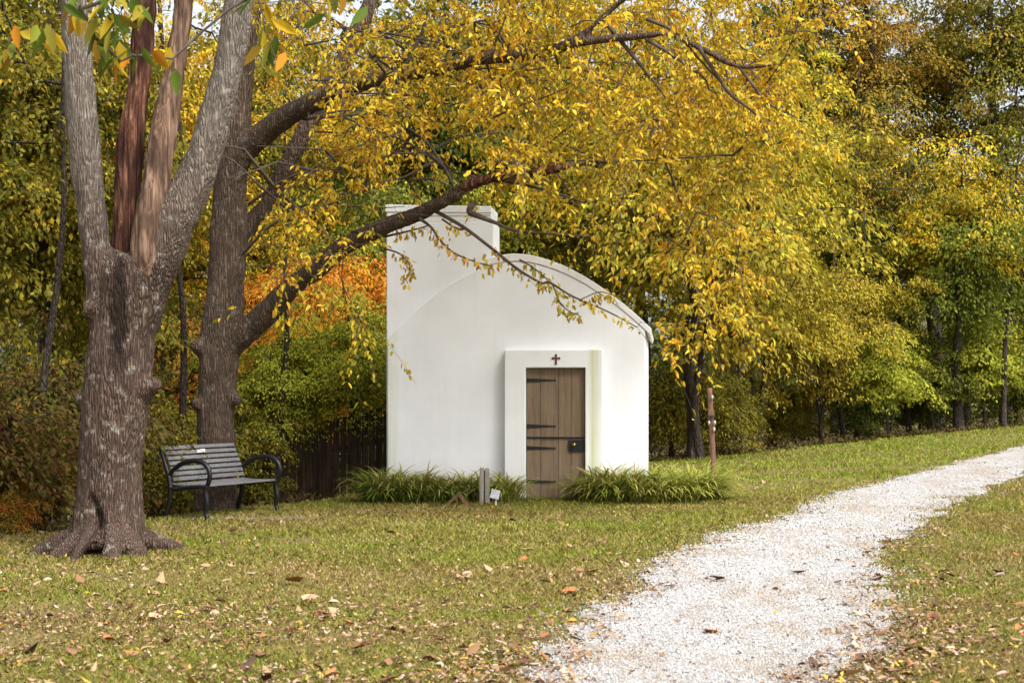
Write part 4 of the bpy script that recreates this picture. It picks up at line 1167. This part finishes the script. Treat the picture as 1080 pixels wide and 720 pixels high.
for i, px in enumerate(lp):
    for rr in (0, 1):
        lab = 'arching green strap-leaved clump in the bed left of the chapel door'
        if rr and px in (478, 492, 505, 517): continue
        if i == 0 and rr == 0: lab = 'big arching strap-leaved clump at the left corner of the chapel, leftmost of its bed'
        clump(i*2+rr, px+rr*6, 22.35-.33*rr+.02*(i % 3), 0 if (i < 3 or rr) and i % 3 != 2 else 1, (1.08 if i < 3 else 1.02)-.10*rr, lab, 'strap-leaved clumps left of the door')
rp = [619, 629, 639, 651, 666, 681, 695, 708, 721, 734, 746]
for i, px in enumerate(rp):
    for rr in (0, 1):
        lab = 'yellow-green strap-leaved clump in the bed right of the chapel door' if i < 6 else 'lime green strap-leaved clump in the bed past the right corner of the chapel'
        gr_ = 'strap-leaved clumps right of the door' if i < 6 else 'lime green clumps past the chapel corner'
        if i == 0 and rr == 0: lab = 'strap-leaved clump bending over the foot of the chapel door'
        clump(i*2+rr+1, px+rr*5, 22.35+(.09*max(i-5, 0))-.33*rr, 1 if (i+rr) % 3 and i < 5 else 2, (1.12 if i else .9)-.1*rr-.03*max(i-8, 0), lab, gr_)

# ------------------------------------------------------------------ small things by the chapel
q = GX(487, 21.5); mb = MB()
wb = empty('wooden_a_frame', q, .1); tag(wb, 'small brown wooden A-shaped board standing in the plants left of the door', 'board')
def plank(p0, p1, w, t):
    m = MB(); p0, p1 = np.array(p0), np.array(p1); d = nrm(p1-p0); n_ = np.cross(d, [0, 1, 0])
    v = [pp+n_*a+np.array([0, b, 0]) for pp in (p0, p1) for a, b in ((-t, -w), (t, -w), (t, w), (-t, w))]
    m.add(v, [(0, 1, 2, 3), (7, 6, 5, 4), (0, 4, 5, 1), (1, 5, 6, 2), (2, 6, 7, 3), (3, 7, 4, 0)]); return m
plank((-.05, 0, .20), (.12, 0, -.03), .06, .028).build('board', M['brown_wood'], wb, bevel=.004)
plank((-.062, .0, .165), (-.20, 0, .05), .05, .018).build('board', M['brown_wood'], wb, bevel=.004)
q = GX(511, 21.72)
pt = empty('grey_marker_post', q); tag(pt, 'weathered grey split wooden post before the wall left of the door', 'post')
mb = MB(); mb.prism([(-.078, -.2), (-.012, -.2), (-.006, .53), (-.066, .54)], -.03, .03); mb.prism([(.006, -.2), (.078, -.2), (.068, .515), (.055, .53), (.006, .525)], -.028, .028); mb.build('slab', M['grey_wood'], pt, bevel=.008)
mb = MB(); mb.box(-.01, .008, -.012, .012, -.2, .50); mb.build('core', M['iron'], pt)
q = GX(523, 21.45)
sg = empty('plant_sign', q); tag(sg, 'small grey label plate on a white stake left of the chapel door', 'sign')
mb = MB(); mb.tube([(0, 0, -.1), (0, 0, .16)], .011, 8); mb.build('stake', M['plaque'], sg)
mb = MB(); mb.box(-.062, .062, -.006, .006, -.065, .065); pl = mb.build('plate', plain('grey_plate', (.36, .36, .40), .45, .4, var=.25, scale=14), sg, bevel=.003)
pl.location = (-.01, -.02, .185); pl.rotation_euler = (R(-18), R(14), 0)

YP = 25.8
q = GX(753.5, YP); pk = FPX/YP
po_ = empty('wooden_pole', q); tag(po_, 'thin leaning reddish brown wooden pole with small fittings right of the chapel', 'pole')
mb = MB()
tp = P(748.5, 409, YP)-q
c = catmull([np.array([0, 0, -.3]), tp*.35, tp*.7, tp], 5); mb.tube(c, np.linspace(.046, .040, len(c)), 10); mb.build('shaft', M['pole'], po_, smooth=True)
def at_(py): return tp*((498-py)/(498-409))
a = at_(431); mb = MB(); mb.box(a[0]-.05, a[0]+.05, a[1]-.09, a[1]-.035, a[2]-.05, a[2]+.05); mb.build('box', M['brown_wood'], po_, bevel=.006)
mb = MB(); mb.box(a[0]-.06, a[0]+.06, a[1]-.12, a[1]-.05, a[2]-.072, a[2]-.052); mb.build('bracket', M['iron'], po_, bevel=.003)
for py, dx in ((417.5, .03), (440, -.045), (440, .05), (446, .035)):
    a = at_(py); mb = MB(); mb.tube([(a[0]+dx, a[1]-.06, a[2]-.035), (a[0]+dx, a[1]-.075, a[2]-.01), (a[0]+dx, a[1]-.075, a[2]+.015), (a[0]+dx, a[1]-.06, a[2]+.035)], [.010, .016, .016, .008], 10); mb.build('insulator', M['pale'], po_, smooth=True)

# ------------------------------------------------------------------ a few big curled leaves on the lawn
rl = np.random.default_rng(31)
bl = []
for i in range(3):
    vs, fs = [], []
    n0 = 0
    for lobe in range(5):
        a = -.95+lobe*.475
        v, f = leaf6(np.array([[0, 0, .012]]), np.array([[np.cos(a), np.sin(a), .10*abs(a)+.04*i]]), np.array([[0., 0, 1]]), .11*(1-.22*abs(a)), .055, .5, -.12+.08*i)
        vs.append(v); fs.append(f+n0); n0 += 6
    m_ = fastmesh('big_leaf', np.vstack(vs), np.vstack(fs)); m_.materials.append(None); bl.append(m_)
lm_ = [plain('curled_tan_leaf', (.42, .28, .17), .8, .2, scale=30), plain('curled_brown_leaf', (.17, .085, .045), .8, .2, scale=30), plain('curled_rust_leaf', (.34, .15, .06), .8, .2, scale=30)]
cn = ['tan', 'dark brown', 'rust-brown']
for i, (px, py, c_) in enumerate([(225, 646, 1), (158, 655, 0), (316, 618, 2), (6, 627, 2), (320, 638, 0), (345, 652, 1), (370, 663, 2), (487, 610, 0), (606, 628, 2), (628, 607, 2), (555, 594, 2), (375, 690, 1), (272, 697, 1), (842, 608, 1), (760, 615, 1), (1050, 607, 1), (1010, 690, 0), (980, 655, 1), (1005, 612, 1), (960, 690, 2), (744, 671, 2)]):
    gq = G(px, py)
    o = bpy.data.objects.new('fallen_leaf', bl[i % 3]); COL.objects.link(o)
    o.location = (gq[0], gq[1], gq[2]+.02); o.rotation_euler = (rl.normal(0, .25), rl.normal(0, .25), rl.random()*6.28); s_ = .8+.5*rl.random(); o.scale = (s_, s_, s_)
    o.material_slots[0].link = 'OBJECT'; o.material_slots[0].material = lm_[c_]
    tag(o, 'big curled %s fallen leaf lying on the ground' % cn[c_], 'leaf', 'big curled %s leaves' % cn[c_])
